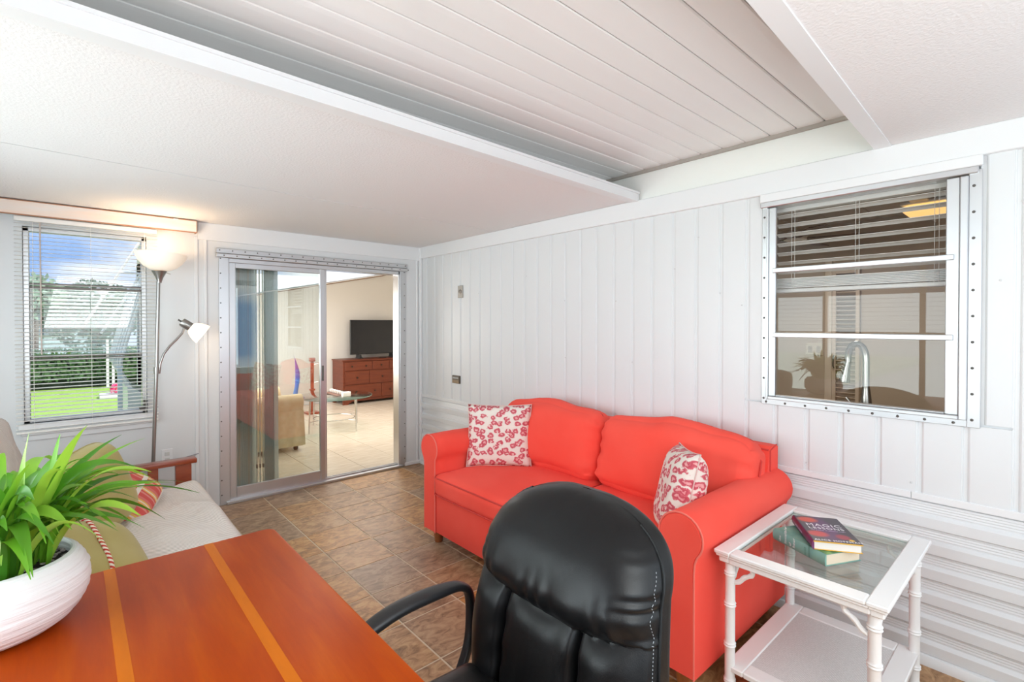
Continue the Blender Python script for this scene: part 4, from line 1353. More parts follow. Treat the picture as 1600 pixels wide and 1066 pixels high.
MB().lathe([(.028, .10), (.028, .22), (.018, .22), (.018, .345)], (-2.07, CY), 18).build('gas_column', BLACKP, ch)
for k_ in range(5):
    a_ = R(36+72*k_)
    dx, dy = math.cos(a_), math.sin(a_)
    o = MB().tube([(-2.07+.02*dx, CY+.02*dy, .115), (-2.07+.15*dx, CY+.15*dy, .105), (-2.07+.27*dx, CY+.27*dy, .078)], [.028, .022, .016], 8).build('base_arm', BLACKP, ch)
    c = Vector((-2.07+.27*dx, CY+.27*dy, .028))
    mb = MB(); mb.M = Matrix.Translation(c) @ Matrix.Rotation(a_, 4, 'Z') @ Matrix.Rotation(R(90), 4, 'X')
    mb.lathe([(.024, -.022), (.028, -.018), (.028, -.004), (.018, -.003), (.018, .003), (.028, .004), (.028, .018), (.024, .022)], n=16)
    mb.M = None; mb.cyl((c.x, c.y), .008, .03, .075, 8)
    mb.build('caster', BLACKP, o)

# ================================================================== futon
fu = thing('futon', (-2.5, -1.5, 0), 'cherry wood futon couch with white striped cover left of the glass door', 'futon')
FY0, FY1 = -2.52, -.56
def fut_top(u, v_):
    x = -2.86 + u*(.81); y = FY0 + v_*(FY1-FY0)
    ex = min(1, (1-u)/.10); ey = min(1, (1-v_)/.05, v_/.05)
    e = (1-(1-ex)**2.5)*(1-(1-ey)**2.5)
    wr_ = .014*noise.noise(Vector((x*5.0, y*3.0, 1.2))) + .013*math.sin(x*26+y*9+3*noise.noise(Vector((x*3, y*3, 0))))*(.3+.7*noise.noise(Vector((x*2, y*2, 5)))**2*4)
    return Vector((x, y, .30 + (.108+wr_)*e))
mb = MB(); mb.grid(fut_top, 60, 110); 
def fut_skirt(u, v_):
    # draped front edge falling from the mattress
    y = FY0 + u*(FY1-FY0); z = .31 - v_*.26
    return Vector((-2.052 + .008*math.sin(y*30) + .012*v_, y, z))
mb.grid(fut_skirt, 80, 6)
def fut_end(u, v_):
    x = -2.86 + u*.81; z = .31 - v_*.10
    return Vector((x, FY1+.002, z))
mb.grid(fut_end, 10, 3)
mb.build('seat_mattress', FUTON, fu, smooth=80)
M3 = Matrix.Rotation(R(-19), 3, 'Y')
mb = MB(); softbox(mb, (-2.985, -1.56, .665), (.075, .96, .29), .07, 18, (.012, 0, .01), M=M3.inverted() if False else Matrix.Rotation(R(-17), 3, 'Y'), wr=.012, seed=8)
mb.build('back_mattress', FUTON, fu, smooth=80)
for y0, y1 in ((-.545, -.455), (-2.63, -2.54)):
    fa = MB().box(-2.93, -2.085, y0, y1, .503, .535, .006).build('armrest', CHERRY, fu)
    for x0, x1 in ((-2.205, -2.115), (-2.355, -2.30), (-2.60, -2.55), (-2.86, -2.78)):
        MB().box(x0, x1, y0+.02, y1-.02, 0 if x1 > -2.12 or x0 < -2.7 else .16, .504, .003).build('arm_post', CHERRY, fu)
    MB().box(-2.86, -2.115, y0+.025, y1-.025, .16, .24, .003).build('side_rail', CHERRY, fu)
MB().box(-2.13, -2.10, -2.54, -.545, .17, .25, .003).build('front_rail', CHERRY, fu)
MB().box(-2.86, -2.83, -2.54, -.545, .17, .25, .003).build('rear_rail', CHERRY, fu)
MB().box(-3.06, -3.03, -2.5, -.56, .30, .36, .003).build('back_rail', CHERRY, fu)
for i in range(14):
    y = -2.45 + i*.14
    MB().box(-2.83, -2.13, y, y+.06, .245, .262, .002).build('slat', CHERRY, fu)
# cushions on the futon
M = frame((-2.63, -1.24, .615), (.80, -.50, .30), (0, .1, 1)) @ Matrix.Rotation(R(12), 4, 'Z')
throw_pillow(M, (.42, .44), .18, 'throw_pillow', OLIVE, 'olive green cushion leaning on the futon back below the window', 'olive futon cushions', corner=.0, rnd=.14)
M = frame((-2.71, -1.86, .50), (.30, -.20, .93), (0, 1, 0)) @ Matrix.Rotation(R(15), 4, 'Z')
oc = throw_pillow(M, (.46, .50), .17, 'throw_pillow', OLIVE, 'olive green cushion with red and white cord lying flat behind the potted plant', 'olive futon cushions', seed=2, corner=.0, rnd=.14, edge=(CORD, .008))
# twisted cord tied across the cushion, following its crowned face
for ax in (0, 1):
    if ax == 0: continue
    pts = []
    for i in range(25):
        t_ = -1 + 2*i/24
        a_, b_ = (t_, .30) if ax == 0 else (.22, t_)
        k_ = 1 - .14*abs(a_*b_)**2.5
        zt = .085*(max(0, 1-a_**4)*max(0, 1-b_**4))**.55 + .005
        pts.append((a_*.23*k_, b_*.25*k_, zt))
    e = MB().tube(pts, .0075, 8)
    me = bpy.data.meshes.new('cord'); me.from_pydata(e.v, [], e.f); me.materials.append(CORD); me.shade_smooth()
    c = bpy.data.objects.new('cord', me); COL.objects.link(c); c.parent = oc
M = frame((-2.52, -1.03, .50), (.50, -.55, .68), (0, .2, 1)) @ Matrix.Rotation(R(40), 4, 'Z')
throw_pillow(M, (.38, .36), .16, 'throw_pillow', STRIPE, 'coral and yellow striped cushion lying beside the wooden futon arm', seed=5, corner=.04, rnd=.06)

# ================================================================== floor lamp
lp = thing('floor_lamp', (-2.315, -.25, 0), 'brushed nickel torchiere floor lamp with reading arm, both shades lit', 'lamp')
MB().lathe([(.125, 0), (.125, .012), (.115, .022), (.03, .032), (.016, .05)], (-2.315, -.25), 32).build('base', STEEL, lp)
MB().tube([(-2.315, -.25, .03), (-2.290, -.25, .75), (-2.276, -.25, 1.14), (-2.262, -.25, 1.745)], .0115, 12).build('pole', STEEL, lp)
MB().lathe([(.013, 1.735), (.016, 1.75), (.024, 1.775), (.040, 1.805), (.046, 1.818), (.03, 1.82)], (-2.256, -.25), 24).build('collar', STEEL, lp)
def shade_mat(name, st):
    def bd(t, b, co):
        pass
    m = mat(name, (.9, .85, .78), .4, emit=((1, .76, .50), st))
    return m
SHM = shade_mat('frosted_glass_lit', .22)
SHM2 = shade_mat('frosted_glass_lit_small', .8)
sc_c = (-2.252, -.25)
mb = MB(); mb.lathe([(.035, 1.820), (.065, 1.828), (.098, 1.848), (.128, 1.880), (.146, 1.912), (.154, 1.938), (.151, 1.938), (.142, 1.912), (.124, 1.882), (.095, 1.852), (.06, 1.833), (.001, 1.828)], sc_c, 40, cap=False)
# the bowl leans slightly
tl = Matrix.Translation((sc_c[0], sc_c[1], 1.82)) @ Matrix.Rotation(R(3), 4, 'Y') @ Matrix.Translation((-sc_c[0], -sc_c[1], -1.82))
mb.v = [tl @ v_ for v_ in mb.v]
mb.build('lamp_shade', SHM, lp, smooth=60)
MB().tube([(-2.215, -.262, 1.806), (-2.195, -.27, 1.797)], .004, 8).build('switch', STEEL, lp)
MB().cyl((-2.276, -.25), .017, 1.10, 1.145, 16).build('arm_clamp', STEEL, lp)
arm_p = [(-2.262, -.25, 1.10), (-2.255, -.25, 1.17), (-2.235, -.25, 1.235), (-2.20, -.25, 1.29), (-2.16, -.25, 1.335), (-2.125, -.25, 1.38), (-2.112, -.25, 1.42)]
MB().tube(arm_p, .0075, 10).build('reading_arm', STEEL, lp)
hd = Vector((-2.106, -.25, 1.448)); dr = Vector((.80, -.12, -.58)).normalized()
Mh = frame(hd, dr, (0, 1, 0))
mb = MB(Mh); mb.lathe([(.010, -.03), (.028, -.026), (.031, -.015), (.031, .038), (.028, .045)], n=20).build('lamp_socket', STEEL, lp)
MB().tube([hd-dr*.028, hd-dr*.052], .006, 8).build('switch', SCREW, lp)
mb = MB(Mh); mb.lathe([(.029, .040), (.044, .052), (.060, .078), (.070, .105), (.076, .135), (.072, .135), (.066, .105), (.056, .08), (.04, .056), (.001, .048)], n=32, cap=False).build('lamp_shade', SHM2, lp, smooth=60)
light('torchiere_bulb', 'POINT', (-2.252, -.25, 1.91), (0, 0, 0), 1.7, (1, .72, .45), shadow_soft_size=.04)
hb = hd + dr*.12
light('reading_bulb', 'POINT', tuple(hb), (0, 0, 0), .8, (1, .74, .48), shadow_soft_size=.03)

# ================================================================== living room beyond the glass door
LX0, LX1, LY1 = -1.9, 3.0, 4.55
WARMW = mat('warm_grey_wall', (.74, .71, .67), .7)
PALEW = mat('pale_room_wall', (.72, .68, .62), .7)
BRTRIM = mat('brown_crown_strip', (.24, .13, .07), .5)
lf = thing('floor', (0, 2.3, 0), kind='structure')
MB().box(LX0, LX1, .0, LY1, -.12, -.0035).build('joint_bed', LGROUT, lf)
ltx = [-.945+.423*k for k in range(-5, 10)]
lty = [.20+.86*k for k in range(-1, 6)]
for i in range(len(ltx)-1):
    for j in range(len(lty)-1):
        x0, x1 = max(ltx[i], LX0), min(ltx[i+1], LX1)
        y0, y1 = max(lty[j], .0), min(lty[j+1], LY1)
        if x1 > x0 and y1 > y0: tile(x0, x1, y0, y1, lf, LTILE, 0.0, .0025)
lw = thing('wall_living_far', (0, LY1, 0), kind='structure')
RX, RZ, SX, SZ_ = 1.98, 2.43, -1.2, 1.78     # ridge of the sloping ceiling
def cz(x):
    return RZ - (RX-x)*.205 if x < RX else RZ - (x-RX)*.16
mb = MB()
mb.prism([(LX0, 0), (LX1, 0), (LX1, cz(LX1)), (RX, RZ), (LX0, cz(LX0))], 1, LY1, LY1+.1)
mb.build('wall_core', WARMW, lw)
mb = MB(); mb.prism([(LX0, cz(LX0)-.022), (RX, RZ-.022), (RX, RZ-.002), (LX0, cz(LX0)-.002)], 1, LY1-.02, LY1)
mb.build('trim_11', BRTRIM, lw)
# small skirting
MB().box(LX0, LX1, LY1-.015, LY1, 0, .07).build('baseboard_far', WHITE2, kind='structure')
cw = MB()
cw.add([(LX0, .12, cz(LX0)), (RX, .12, RZ), (LX1, .12, cz(LX1)), (LX0, LY1, cz(LX0)), (RX, LY1, RZ), (LX1, LY1, cz(LX1))], [(0, 1, 4, 3), (1, 2, 5, 4)])
cw.build('ceiling_living', mat('living_ceiling', (.85, .83, .80), .8), kind='structure', smooth=0, solid=.01)
MB().box(LX0-.1, LX0, .12, 1.2, 0, 2.6).box(LX0-.1, LX0, 4.0, LY1, 0, 2.6).box(LX0-.1, LX0, 1.2, 4.0, 0, .6).box(LX0-.1, LX0, 1.2, 4.0, 2.2, 2.6).build('wall_living_left', PALEW, kind='structure')
MB().box(LX1, LX1+.1, -5.6, LY1, 0, 2.7).build('wall_living_right', PALEW, kind='structure')
MB().box(.13, LX1, -1.2, -1.1, 0, 2.7).build('wall_kitchen_side', PALEW, kind='structure')
MB().box(.13, LX1, 0.02, .12, 0, 2.7).build('wall_living_near', PALEW, kind='structure')

# ---- dresser
DRY0, DRY1, DRX0, DRX1, DRZ = 4.03, 4.50, .862, 2.42, .80
dr_ = thing('dresser', (1.64, 4.27, 0), 'reddish cherry dresser with seven or more drawers under the television', 'dresser')
DRW = mat('dresser_red_cherry', (.17, .034, .010), .42, var=(4, (.11, .020, .007), .3, .75, (1, 1, 8)))
DRS = mat('dresser_side_panel', (.20, .085, .06), .4)
MB().box(DRX0, DRX1, DRY0+.012, DRY1, .07, DRZ-.022, .003).build('body', DRW, dr_)
MB().box(DRX0-.02, DRX1+.02, DRY0-.015, DRY1, DRZ-.022, DRZ, .004).build('top', DRW, dr_)
mb = MB(); mb.prism([(DRX0, 0), (DRX0+.09, 0), (DRX0+.16, .05), (DRX1-.16, .05), (DRX1-.09, 0), (DRX1, 0), (DRX1, .08), (DRX0, .08)], 1, DRY0+.005, DRY0+.03)
mb.build('apron', DRW, dr_)
for x0, x1 in ((DRX0, DRX0+.05), (DRX1-.05, DRX1)):
    MB().box(x0, x1, DRY1-.06, DRY1, 0, .08).build('foot', DRW, dr_)
KN = mat('dark_bronze_knob', (.06, .04, .03), .35, .7)
def drawer(x0, x1, z0, z1, kn):
    o = MB().box(x0+.006, x1-.006, DRY0-.004, DRY0+.02, z0+.006, z1-.006, .003).build('drawer', DRW, dr_)
    for kx in kn:
        mb = MB(); mb.M = Matrix.Translation((kx, DRY0-.004, (z0+z1)/2)) @ Matrix.Rotation(R(90), 4, 'X')
        mb.lathe([(.008, 0), (.008, .01), (.017, .016), (.016, .024), (.004, .028)], n=14); mb.build('knob', KN, o)
X0, X1 = DRX0+.03, DRX1-.03
drawer(X0, 1.42, .60, .765, (1.02, 1.29)); drawer(1.42, 1.76, .60, .765, (1.59,)); drawer(1.76, X1, .60, .765, (1.88, 2.20))
drawer(X0, 1.36, .35, .595, (1.12,)); drawer(1.36, 1.88, .35, .595, (1.61,)); drawer(1.88, X1, .35, .595, (2.13,))
drawer(X0, 1.60, .09, .345, (1.46,)); drawer(1.60, X1, .09, .345, (1.77, 2.2))
# ---- television
tv = thing('television', (1.62, 4.32, DRZ), 'black flat screen television standing on the cherry dresser', 'television')
MB().box(1.118, 2.10, 4.30, 4.335, .873, 1.520, .004).build('bezel', BLACKP, tv)
MB().box(1.130, 2.088, 4.296, 4.301, .892, 1.508).build('screen', mat('tv_screen', (.012, .013, .016), .12), tv)
for x in (1.27, 1.95):
    MB().prism([(x-.02, .801), (x+.08, .801), (x+.03, .83), (x+.02, .873), (x, .873), (x, .83)], 1, 4.22, 4.40).build('stand_foot', BLACKP, tv)
rc = MB().box(1.62, 1.76, 4.15, 4.19, .801, .815, .004).build('remote_control', BLACKP)
tag(rc, 'small black remote lying on the dresser below the television', 'remote')
# ---- round glass coffee table
GX, GY, GZ, GR = -.01, 2.26, .445, .50
gt = thing('coffee_table', (GX, GY, 0), 'round glass coffee table on thin chrome legs in the living room', 'table')
MB().lathe([(.001, GZ), (GR-.006, GZ), (GR, GZ+.003), (GR, GZ+.009), (GR-.006, GZ+.012), (.001, GZ+.012)], (GX, GY), 64, cap=False).build('glass_top', GLASSG, gt)
CHR = mat('chrome', (.60, .60, .58), .22, .95)
MB().tube([(GX+(GR+.001)*math.cos(i/48*2*PI), GY+(GR+.001)*math.sin(i/48*2*PI), GZ+.006) for i in range(48)], .0055, 6, closed=True).build('glass_rim', mat('dark_glass_edge', (.10, .16, .13), .15), gt)
for k_ in range(4):
    a_ = R(-70+90*k_)
    x, y = GX+.40*math.cos(a_), GY+.40*math.sin(a_)
    MB().tube([(x+.02*math.cos(a_), y+.02*math.sin(a_), .0), (x, y, GZ-.002)], [.008, .014], 10).build('leg', CHR, gt)
    MB().cyl((x, y), .022, GZ-.008, GZ-.0005, 14).build('leg_pad', CHR, gt)
MB().tube([(GX+.27*math.cos(i/40*2*PI), GY+.27*math.sin(i/40*2*PI), .15) for i in range(40)], .006, 8, closed=True).build('lower_ring', CHR, gt)
for k_ in range(4):
    a_ = R(-70+90*k_)
    MB().tube([(GX+.27*math.cos(a_), GY+.27*math.sin(a_), .15), (GX+.405*math.cos(a_), GY+.405*math.sin(a_), .15)], .005, 8).build('ring_spoke', CHR, gt)
# things on the coffee table
PORC = mat('white_porcelain', (.85, .84, .80), .25)
tr = thing('serving_tray', (.08, 2.33, GZ+.012), 'white tray with small cups on the glass coffee table', 'tray')
MB().box(-.02, .17, 2.16, 2.62, GZ+.0125, GZ+.020, .003).build('tray_base', mat('dark_tray', (.16, .08, .06), .5), tr)
for i in range(5):
    c = (.075, 2.57-.085*i)
    cu = MB().lathe([(.014, GZ+.0205), (.020, GZ+.024), (.027, GZ+.05), (.029, GZ+.062), (.026, GZ+.062), (.023, GZ+.045), (.001, GZ+.028)], c, 20, cap=False).build('cup', PORC)
    tag(cu, ['small white cup farthest from the door in the coffee table row', 'small white cup second farthest from the door on the tray', 'small white cup in the middle of the coffee table row', 'small white cup second from the white box on the tray', 'small white cup right beside the white box on the tray'][i], 'cup', 'cups on the coffee table')
bx = thing('tissue_box', (.08, 2.05, GZ+.0125), 'small white folded box at the near end of the coffee table tray', 'box')
MB().box(.02, .13, 2.03, 2.10, GZ+.0125, GZ+.075, .006).build('box_body', PORC, bx)
MB().tube([(.02, 2.06, GZ+.075), (.01, 2.06, GZ+.095), (.04, 2.06, GZ+.078)], .004, 8).build('box_handle', CHR, bx)
# ---- cream armchair, side view through the glass
ac = thing('armchair', (-1.25, 1.85, 0), 'cream upholstered armchair with rolled arms seen through the door glass', 'armchair')
def roll_arm(y0, y1):
    zc, r = .545, .092
    prof = [(y0, .05), (y0, .46)]
    yc = (y0+y1)/2
    for i in range(15):
        a_ = R(215 - i*(250/14))
        prof.append((yc+r*1.05*math.cos(a_), zc+r*math.sin(a_)))
    prof += [(y1, .46), (y1, .05)]
    mb = MB(); mb.prism(prof, 0, -1.75, -.735)
    o = mb.build('arm', CREAMF, ac, smooth=40)
    MB().lathe([(.020, 0)], (0, 0), 3) if False else None
    return o
roll_arm(1.36, 1.50); roll_arm(2.20, 2.34)
def skirt(u, v_):
    x = -1.75 + u*1.02; z = .46-v_*.40
    return Vector((x + .012*v_, 1.355 - .012*v_*(1+math.sin(x*50)*.6), z))
MB().grid(skirt, 60, 6).build('skirt', CREAMF, ac, smooth=80)
mb = MB(); softbox(mb, (-1.13, 1.85, .40), (.40, .34, .08), .05, 10, (0, 0, .03)); mb.build('seat_cushion', CREAMF, ac, smooth=60)
mb = MB(); softbox(mb, (-1.62, 1.85, .60), (.12, .36, .30), .08, 10, (.03, 0, .02)); mb.build('backrest', CREAMF, ac, smooth=60)
MB().box(-1.73, -.75, 1.50, 2.20, .06, .32, .02).build('base_frame', CREAMF, ac)
for x in (-.80, -1.66):
    for y in (1.42, 2.28):
        MB().lathe([(.018, 0), (.026, .012), (.026, .03), (.018, .05)], (x, y), 14).build('foot', mat('dark_caster', (.03, .02, .015), .4), ac)
# ---- colourful fish-shaped ornament and dark carved post
fish = MB()
def fishp(u, v_):
    z = .30 + v_*.66; a_ = u*2*PI
    w_ = .042*max(.03, math.sin(min(1, (1-v_)*1.25)*PI/2)**1.2)*(1-.25*math.sin(v_*7))
    return Vector((-.14 + .05*math.sin(v_*3.2) + w_*math.cos(a_), 3.5, z)) + Vector((0, .02*math.sin(a_)*(1-v_*.8), 0))
fish.grid(fishp, 20, 30, closeu=True)
def fish_sh(t, b, co):
    sp = t.nodes.new('ShaderNodeSeparateXYZ'); t.links.new(co, sp.inputs[0])
    n = t.nodes.new('ShaderNodeTexNoise'); n.inputs['Scale'].default_value = 9
    t.links.new(co, n.inputs[0])
    ad = t.nodes.new('ShaderNodeMath'); ad.operation = 'MULTIPLY_ADD'; ad.inputs[1].default_value = .4; t.links.new(n.outputs[0], ad.inputs[0]); t.links.new(sp.outputs[2], ad.inputs[2])
    c = ramp(t, ad.outputs[0], [(.2, (.02, .30, .45)), (.42, (.03, .10, .40)), (.50, (.70, .50, .05)), (.58, (.03, .22, .50)), (.75, (.05, .16, .55)), (.86, (.18, .10, .35))])
    t.links.new(c, b.inputs['Base Color'])
orn = thing('fish_ornament', (-.14, 3.5, 0), 'tall blue and yellow painted fish ornament behind the glass coffee table', 'ornament')
fish.build('body', mat('painted_fish', rough=.3, build=fish_sh), orn, smooth=80)
MB().lathe([(.09, 0), (.09, .02), (.018, .03), (.018, .32)], (-.14, 3.5), 20).build('stand', STEEL, orn)
pst = thing('carved_post', (.17, 3.6, 0), 'slim dark wooden carved post behind the glass coffee table', 'ornament')
MB().box(.145, .195, 3.585, 3.615, .03, .88, .006).box(.128, .212, 3.565, 3.635, .84, .90, .008).box(.132, .208, 3.568, 3.632, .37, .40, .006).build('post', CHERRY, pst)
MB().box(.07, .27, 3.5, 3.7, 0, .03, .006).build('post_base', CHERRY, pst)
mb = MB()
for z in (.50, .79): mb.tube([(.20, 3.60, z), (.26, 3.59, z+.01)], .007, 8)
mb.build('peg', CHR, pst)

# ================================================================== kitchen beyond the right window
KF = MB().box(.13, 3.0, -5.6, -1.2, -.12, 0).build('floor_kitchen', LTILE, kind='structure')
KW = mat('kitchen_beige_wall', (.50, .43, .36), .7)
MB().box(2.5, 2.6, -5.6, -1.2, 0, 2.8).build('wall_kitchen_far', KW, kind='structure')
MB().box(.13, 3.0, -5.6, -5.5, 0, 2.8).build('wall_kitchen_near', KW, kind='structure')
kc = thing('ceiling_kitchen', (1.3, -3.3, 2.36), kind='structure')
KP = mat('kitchen_ceiling_plank', (.50, .44, .38), .5)
for i in range(15):
    y0 = -5.5 + i*.30
    MB().box(.13, 2.5, y0+.002, y0+.296, 2.36, 2.39, .003).build('plank', KP, kc)
MB().box(.13, 2.5, -3.86, -3.76, 2.27, 2.36, .004).build('trim_12', mat('kitchen_beam', (.62, .56, .50), .5), kc)
MB().box(.13, 3.0, -5.6, -1.2, 2.395, 2.43).build('roof_deck', KP, kc)
cl = thing('ceiling_light', (1.75, -3.75, 2.25), 'warm lit oblong kitchen ceiling light seen through the window blind', 'ceiling light')
MB().box(1.55, 1.95, -4.20, -3.70, 2.262, 2.285, .02).build('fixture_base', WHITE2, cl)
mb = MB(); softbox(mb, (1.75, -3.95, 2.235), (.19, .24, .030), .028, 6)
mb.build('diffuser', mat('warm_diffuser', (.9, .7, .4), .5, emit=((1, .60, .20), .75)), cl, smooth=60)
# ceiling fan in the kitchen
fan = thing('ceiling_fan', (1.75, -2.98, 2.15), 'dark bladed ceiling fan in the kitchen behind the window blind', 'ceiling fan')
MB().cyl((1.75, -2.98), .014, 2.20, 2.36, 12).lathe([(.03, 2.12), (.085, 2.14), (.09, 2.18), (.05, 2.21)], (1.75, -2.98), 24).build('motor', WHITE2, fan)
for k_ in range(5):
    a_ = R(-75+72*k_)
    mb = MB(); mb.M = Matrix.Translation((1.75, -2.98, 2.15)) @ Matrix.Rotation(a_, 4, 'Z') @ Matrix.Rotation(R(9), 4, 'X')
    mb.box(.12, .56, -.062, .062, -.004, .004, .002); mb.box(.07, .14, -.02, .02, -.006, .006, .002)
    mb.build('blade', mat('dark_walnut_blade', (.12, .07, .05), .5), fan)
# louvred door on the far kitchen wall
ld = thing('door_2', (2.48, -3.14, 0), kind='structure')
LD = mat('painted_louvre', (.62, .54, .46), .5)
ly0, ly1 = -3.235, -3.085
MB().box(2.45, 2.5, ly0-.03, ly0, 0, 1.95, .003).box(2.45, 2.5, ly1, ly1+.03, 0, 1.95, .003).box(2.45, 2.5, ly0, ly1, 1.90, 1.95, .003).build('door_frame', LD, ld)
MB().box(2.44, 2.5, ly1+.03, ly1+.085, 0, 2.03, .003).build('door_casing', mat('casing_paint', (.66, .60, .53), .5), ld)
lv = None
for i in range(44):
    z = .08 + i*.041
    if lv is None:
        mb = MB(); mb.M = Matrix.Translation((2.472, 0, z)) @ Matrix.Rotation(R(38), 4, 'Y')
        mb.box(-.02, .02, ly0, ly1, -.003, .003)
        lv = mb.build('louvre', LD, ld, origin=(2.472, (ly0+ly1)/2, z), smooth=0)
    else:
        rep(lv, ld, (2.472, (ly0+ly1)/2, z))
MB().tube([(2.45, ly1+.012, 1.05), (2.42, ly1+.012, 1.06), (2.42, ly1+.012, 1.15), (2.45, ly1+.012, 1.16)], .005, 8).build('door_pull', SCREW, ld)
# outlet plate on the far kitchen wall
op = thing('kitchen_outlet', (2.49, -2.90, 1.15), 'almond switch plate on the beige kitchen wall seen through the window', 'wall plate')
MB().box(2.492, 2.5, -2.97, -2.83, 1.155, 1.265, .002).build('plate', mat('almond_plastic', (.60, .55, .45), .4), op)
for y in (-2.935, -2.865):
    MB().box(2.488, 2.493, y-.016, y+.016, 1.18, 1.24, .002).build('receptacle', mat('almond_dark', (.40, .36, .30), .4), op)
# counter and faucet at the window
ct = thing('kitchen_counter', (.42, -3.8, 0), 'beige kitchen counter with sink below the window', 'counter')
MB().box(.14, .72, -4.9, -2.6, .86, .90, .004).build('countertop', KW, ct)
MB().box(.16, .70, -4.9, -2.6, 0, .86, .004).build('cabinet_body', KW, ct)
fa = thing('faucet', (.22, -3.83, .90), 'stainless gooseneck kitchen faucet with pull-down sprayer behind the window', 'faucet')
fx = .22
STL = mat('stainless_steel', (.42, .39, .36), .22, .95)
MB().lathe([(.030, .9005), (.032, .91), (.030, .96), (.028, 1.03), (.022, 1.09), (.017, 1.13)], (fx, -3.815), 24).build('faucet_body', STL, fa)
ny = -3.815
neck = [(fx, ny, 1.12), (fx, ny, 1.26)]
for i in range(1, 13):
    a_ = i/12*R(195)
    neck.append((fx+.030*(1-math.cos(a_)), ny+.046*(1-math.cos(a_)), 1.27+.078*math.sin(a_)))
MB().tube(neck, .0155, 14).build('faucet_neck', STL, fa)
e_ = Vector(neck[-1]); 
MB().tube([e_, e_+Vector((.002, .008, -.035)), e_+Vector((.004, .016, -.085)), e_+Vector((.005, .018, -.10))], [.0145, .016, .024, .025], 18).build('spray_head', STL, fa)
MB().tube([(fx, ny+.02, 1.02), (fx, ny+.055, 1.035), (fx, ny+.085, 1.075)], .006, 8).build('faucet_lever', STL, fa)

# ================================================================== outdoors behind window_1
GZ0 = -.30
GRASS = mat('lawn_green', (.22, .40, .06), .95, var=(26, (.34, .50, .11), .35, .65, (1, 1, 1)))
MB().box(-30, -1.98, .13, 45, GZ0-.2, GZ0).box(-1.98, 30, 4.9, 45, GZ0-.2, GZ0).build('lawn', GRASS, kind='structure')
MB().box(-2.0, -1.995, .13, 4.66, GZ0, 2.3).box(-2.0, LX1, 4.655, 4.67, GZ0, 2.3).build('wall_outside', WHITE, kind='structure')
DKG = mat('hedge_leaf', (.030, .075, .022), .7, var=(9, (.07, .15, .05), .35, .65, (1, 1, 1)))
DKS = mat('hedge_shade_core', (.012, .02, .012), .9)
hg = thing('hedge', (-4.0, 13.6, GZ0), 'dark green hedge across the far side of the lawn', 'hedge')
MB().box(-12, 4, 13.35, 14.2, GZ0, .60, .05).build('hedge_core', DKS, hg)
rl = random.Random(3)
mb = MB()
for i in range(5200):
    x = rl.uniform(-6.5, 1.5); z = rl.uniform(GZ0+.25, .78) ; y = 13.32 + rl.uniform(-.12, .05) + max(0, z-.6)*1.5
    s_ = rl.uniform(.03, .07); a_ = rl.uniform(0, 6.28); b_ = rl.uniform(-.8, .8)
    dx, dz = Vector((math.cos(a_), b_*.5, math.sin(a_)))*s_, Vector((-math.sin(a_), b_*.4, math.cos(a_)))*s_*.5
    c = Vector((x, y, z))
    mb.add([c-dx, c-dz, c+dx, c+dz], [(0, 1, 2, 3)])
mb.build('foliage', DKG, hg, kind='stuff', smooth=0)
def tree(x, y, h_, rad, n_, label, colr, seed):
    q = random.Random(seed)
    t_ = thing('tree', (x, y, GZ0), label, 'tree')
    TB = mat('tree_bark', (.12, .08, .05), .9)
    MB().tube([(x, y, GZ0), (x+.05, y, GZ0+h_*.5), (x-.05, y, GZ0+h_*.85)], [.14, .10, .04], 10).build('trunk', TB, t_)
    mb = MB()
    for i in range(7):
        a_ = q.uniform(0, 6.28); z0 = GZ0+h_*q.uniform(.4, .7)
        mb.tube([(x, y, z0), (x+rad*.6*math.cos(a_), y+rad*.6*math.sin(a_), z0+h_*.22)], [.05, .015], 6)
    mb.build('branches', TB, t_)
    mb = MB()
    for i in range(n_):
        while True:
            p_ = Vector((q.uniform(-1, 1), q.uniform(-1, 1), q.uniform(-1, 1)))
            if .25 < p_.length < 1: break
        if noise.noise(p_*2.3+Vector((seed, 0, 0))) < -.12: continue
        c = Vector((x+p_.x*rad, y+p_.y*rad, GZ0+h_*.72+p_.z*rad*.85))
        s_ = q.uniform(.05, .11); a_ = q.uniform(0, 6.28)
        dx = Vector((math.cos(a_), q.uniform(-.5, .5), math.sin(a_)))*s_; dz = Vector((-math.sin(a_), q.uniform(-.5, .5), math.cos(a_)))*s_*.5
        mb.add([c-dx, c-dz, c+dx, c+dz], [(0, 1, 2, 3)])
    mb.build('foliage', colr, t_, kind='stuff', smooth=0)
LG = mat('tree_leaf_grey_green', (.16, .26, .17), .6, var=(3, (.34, .46, .36), .35, .65, (1, 1, 1)))
DG = mat('tree_leaf_dark', (.05, .10, .07), .6, var=(2, (.13, .2, .15), .35, .65, (1, 1, 1)))
tree(-3.55, 14.8, 3.5, .75, 1900, 'light green tree behind the hedge at the left of the window', LG, 1)
tree(-2.1, 19, 2.9, 1.5, 3000, 'dark leafy tree far behind the hedge in the middle of the window', DG, 2)
tree(1.6, 21, 4.4, 1.6, 2600, 'dark leafy tree far behind the hedge at the right of the window', DG, 5)
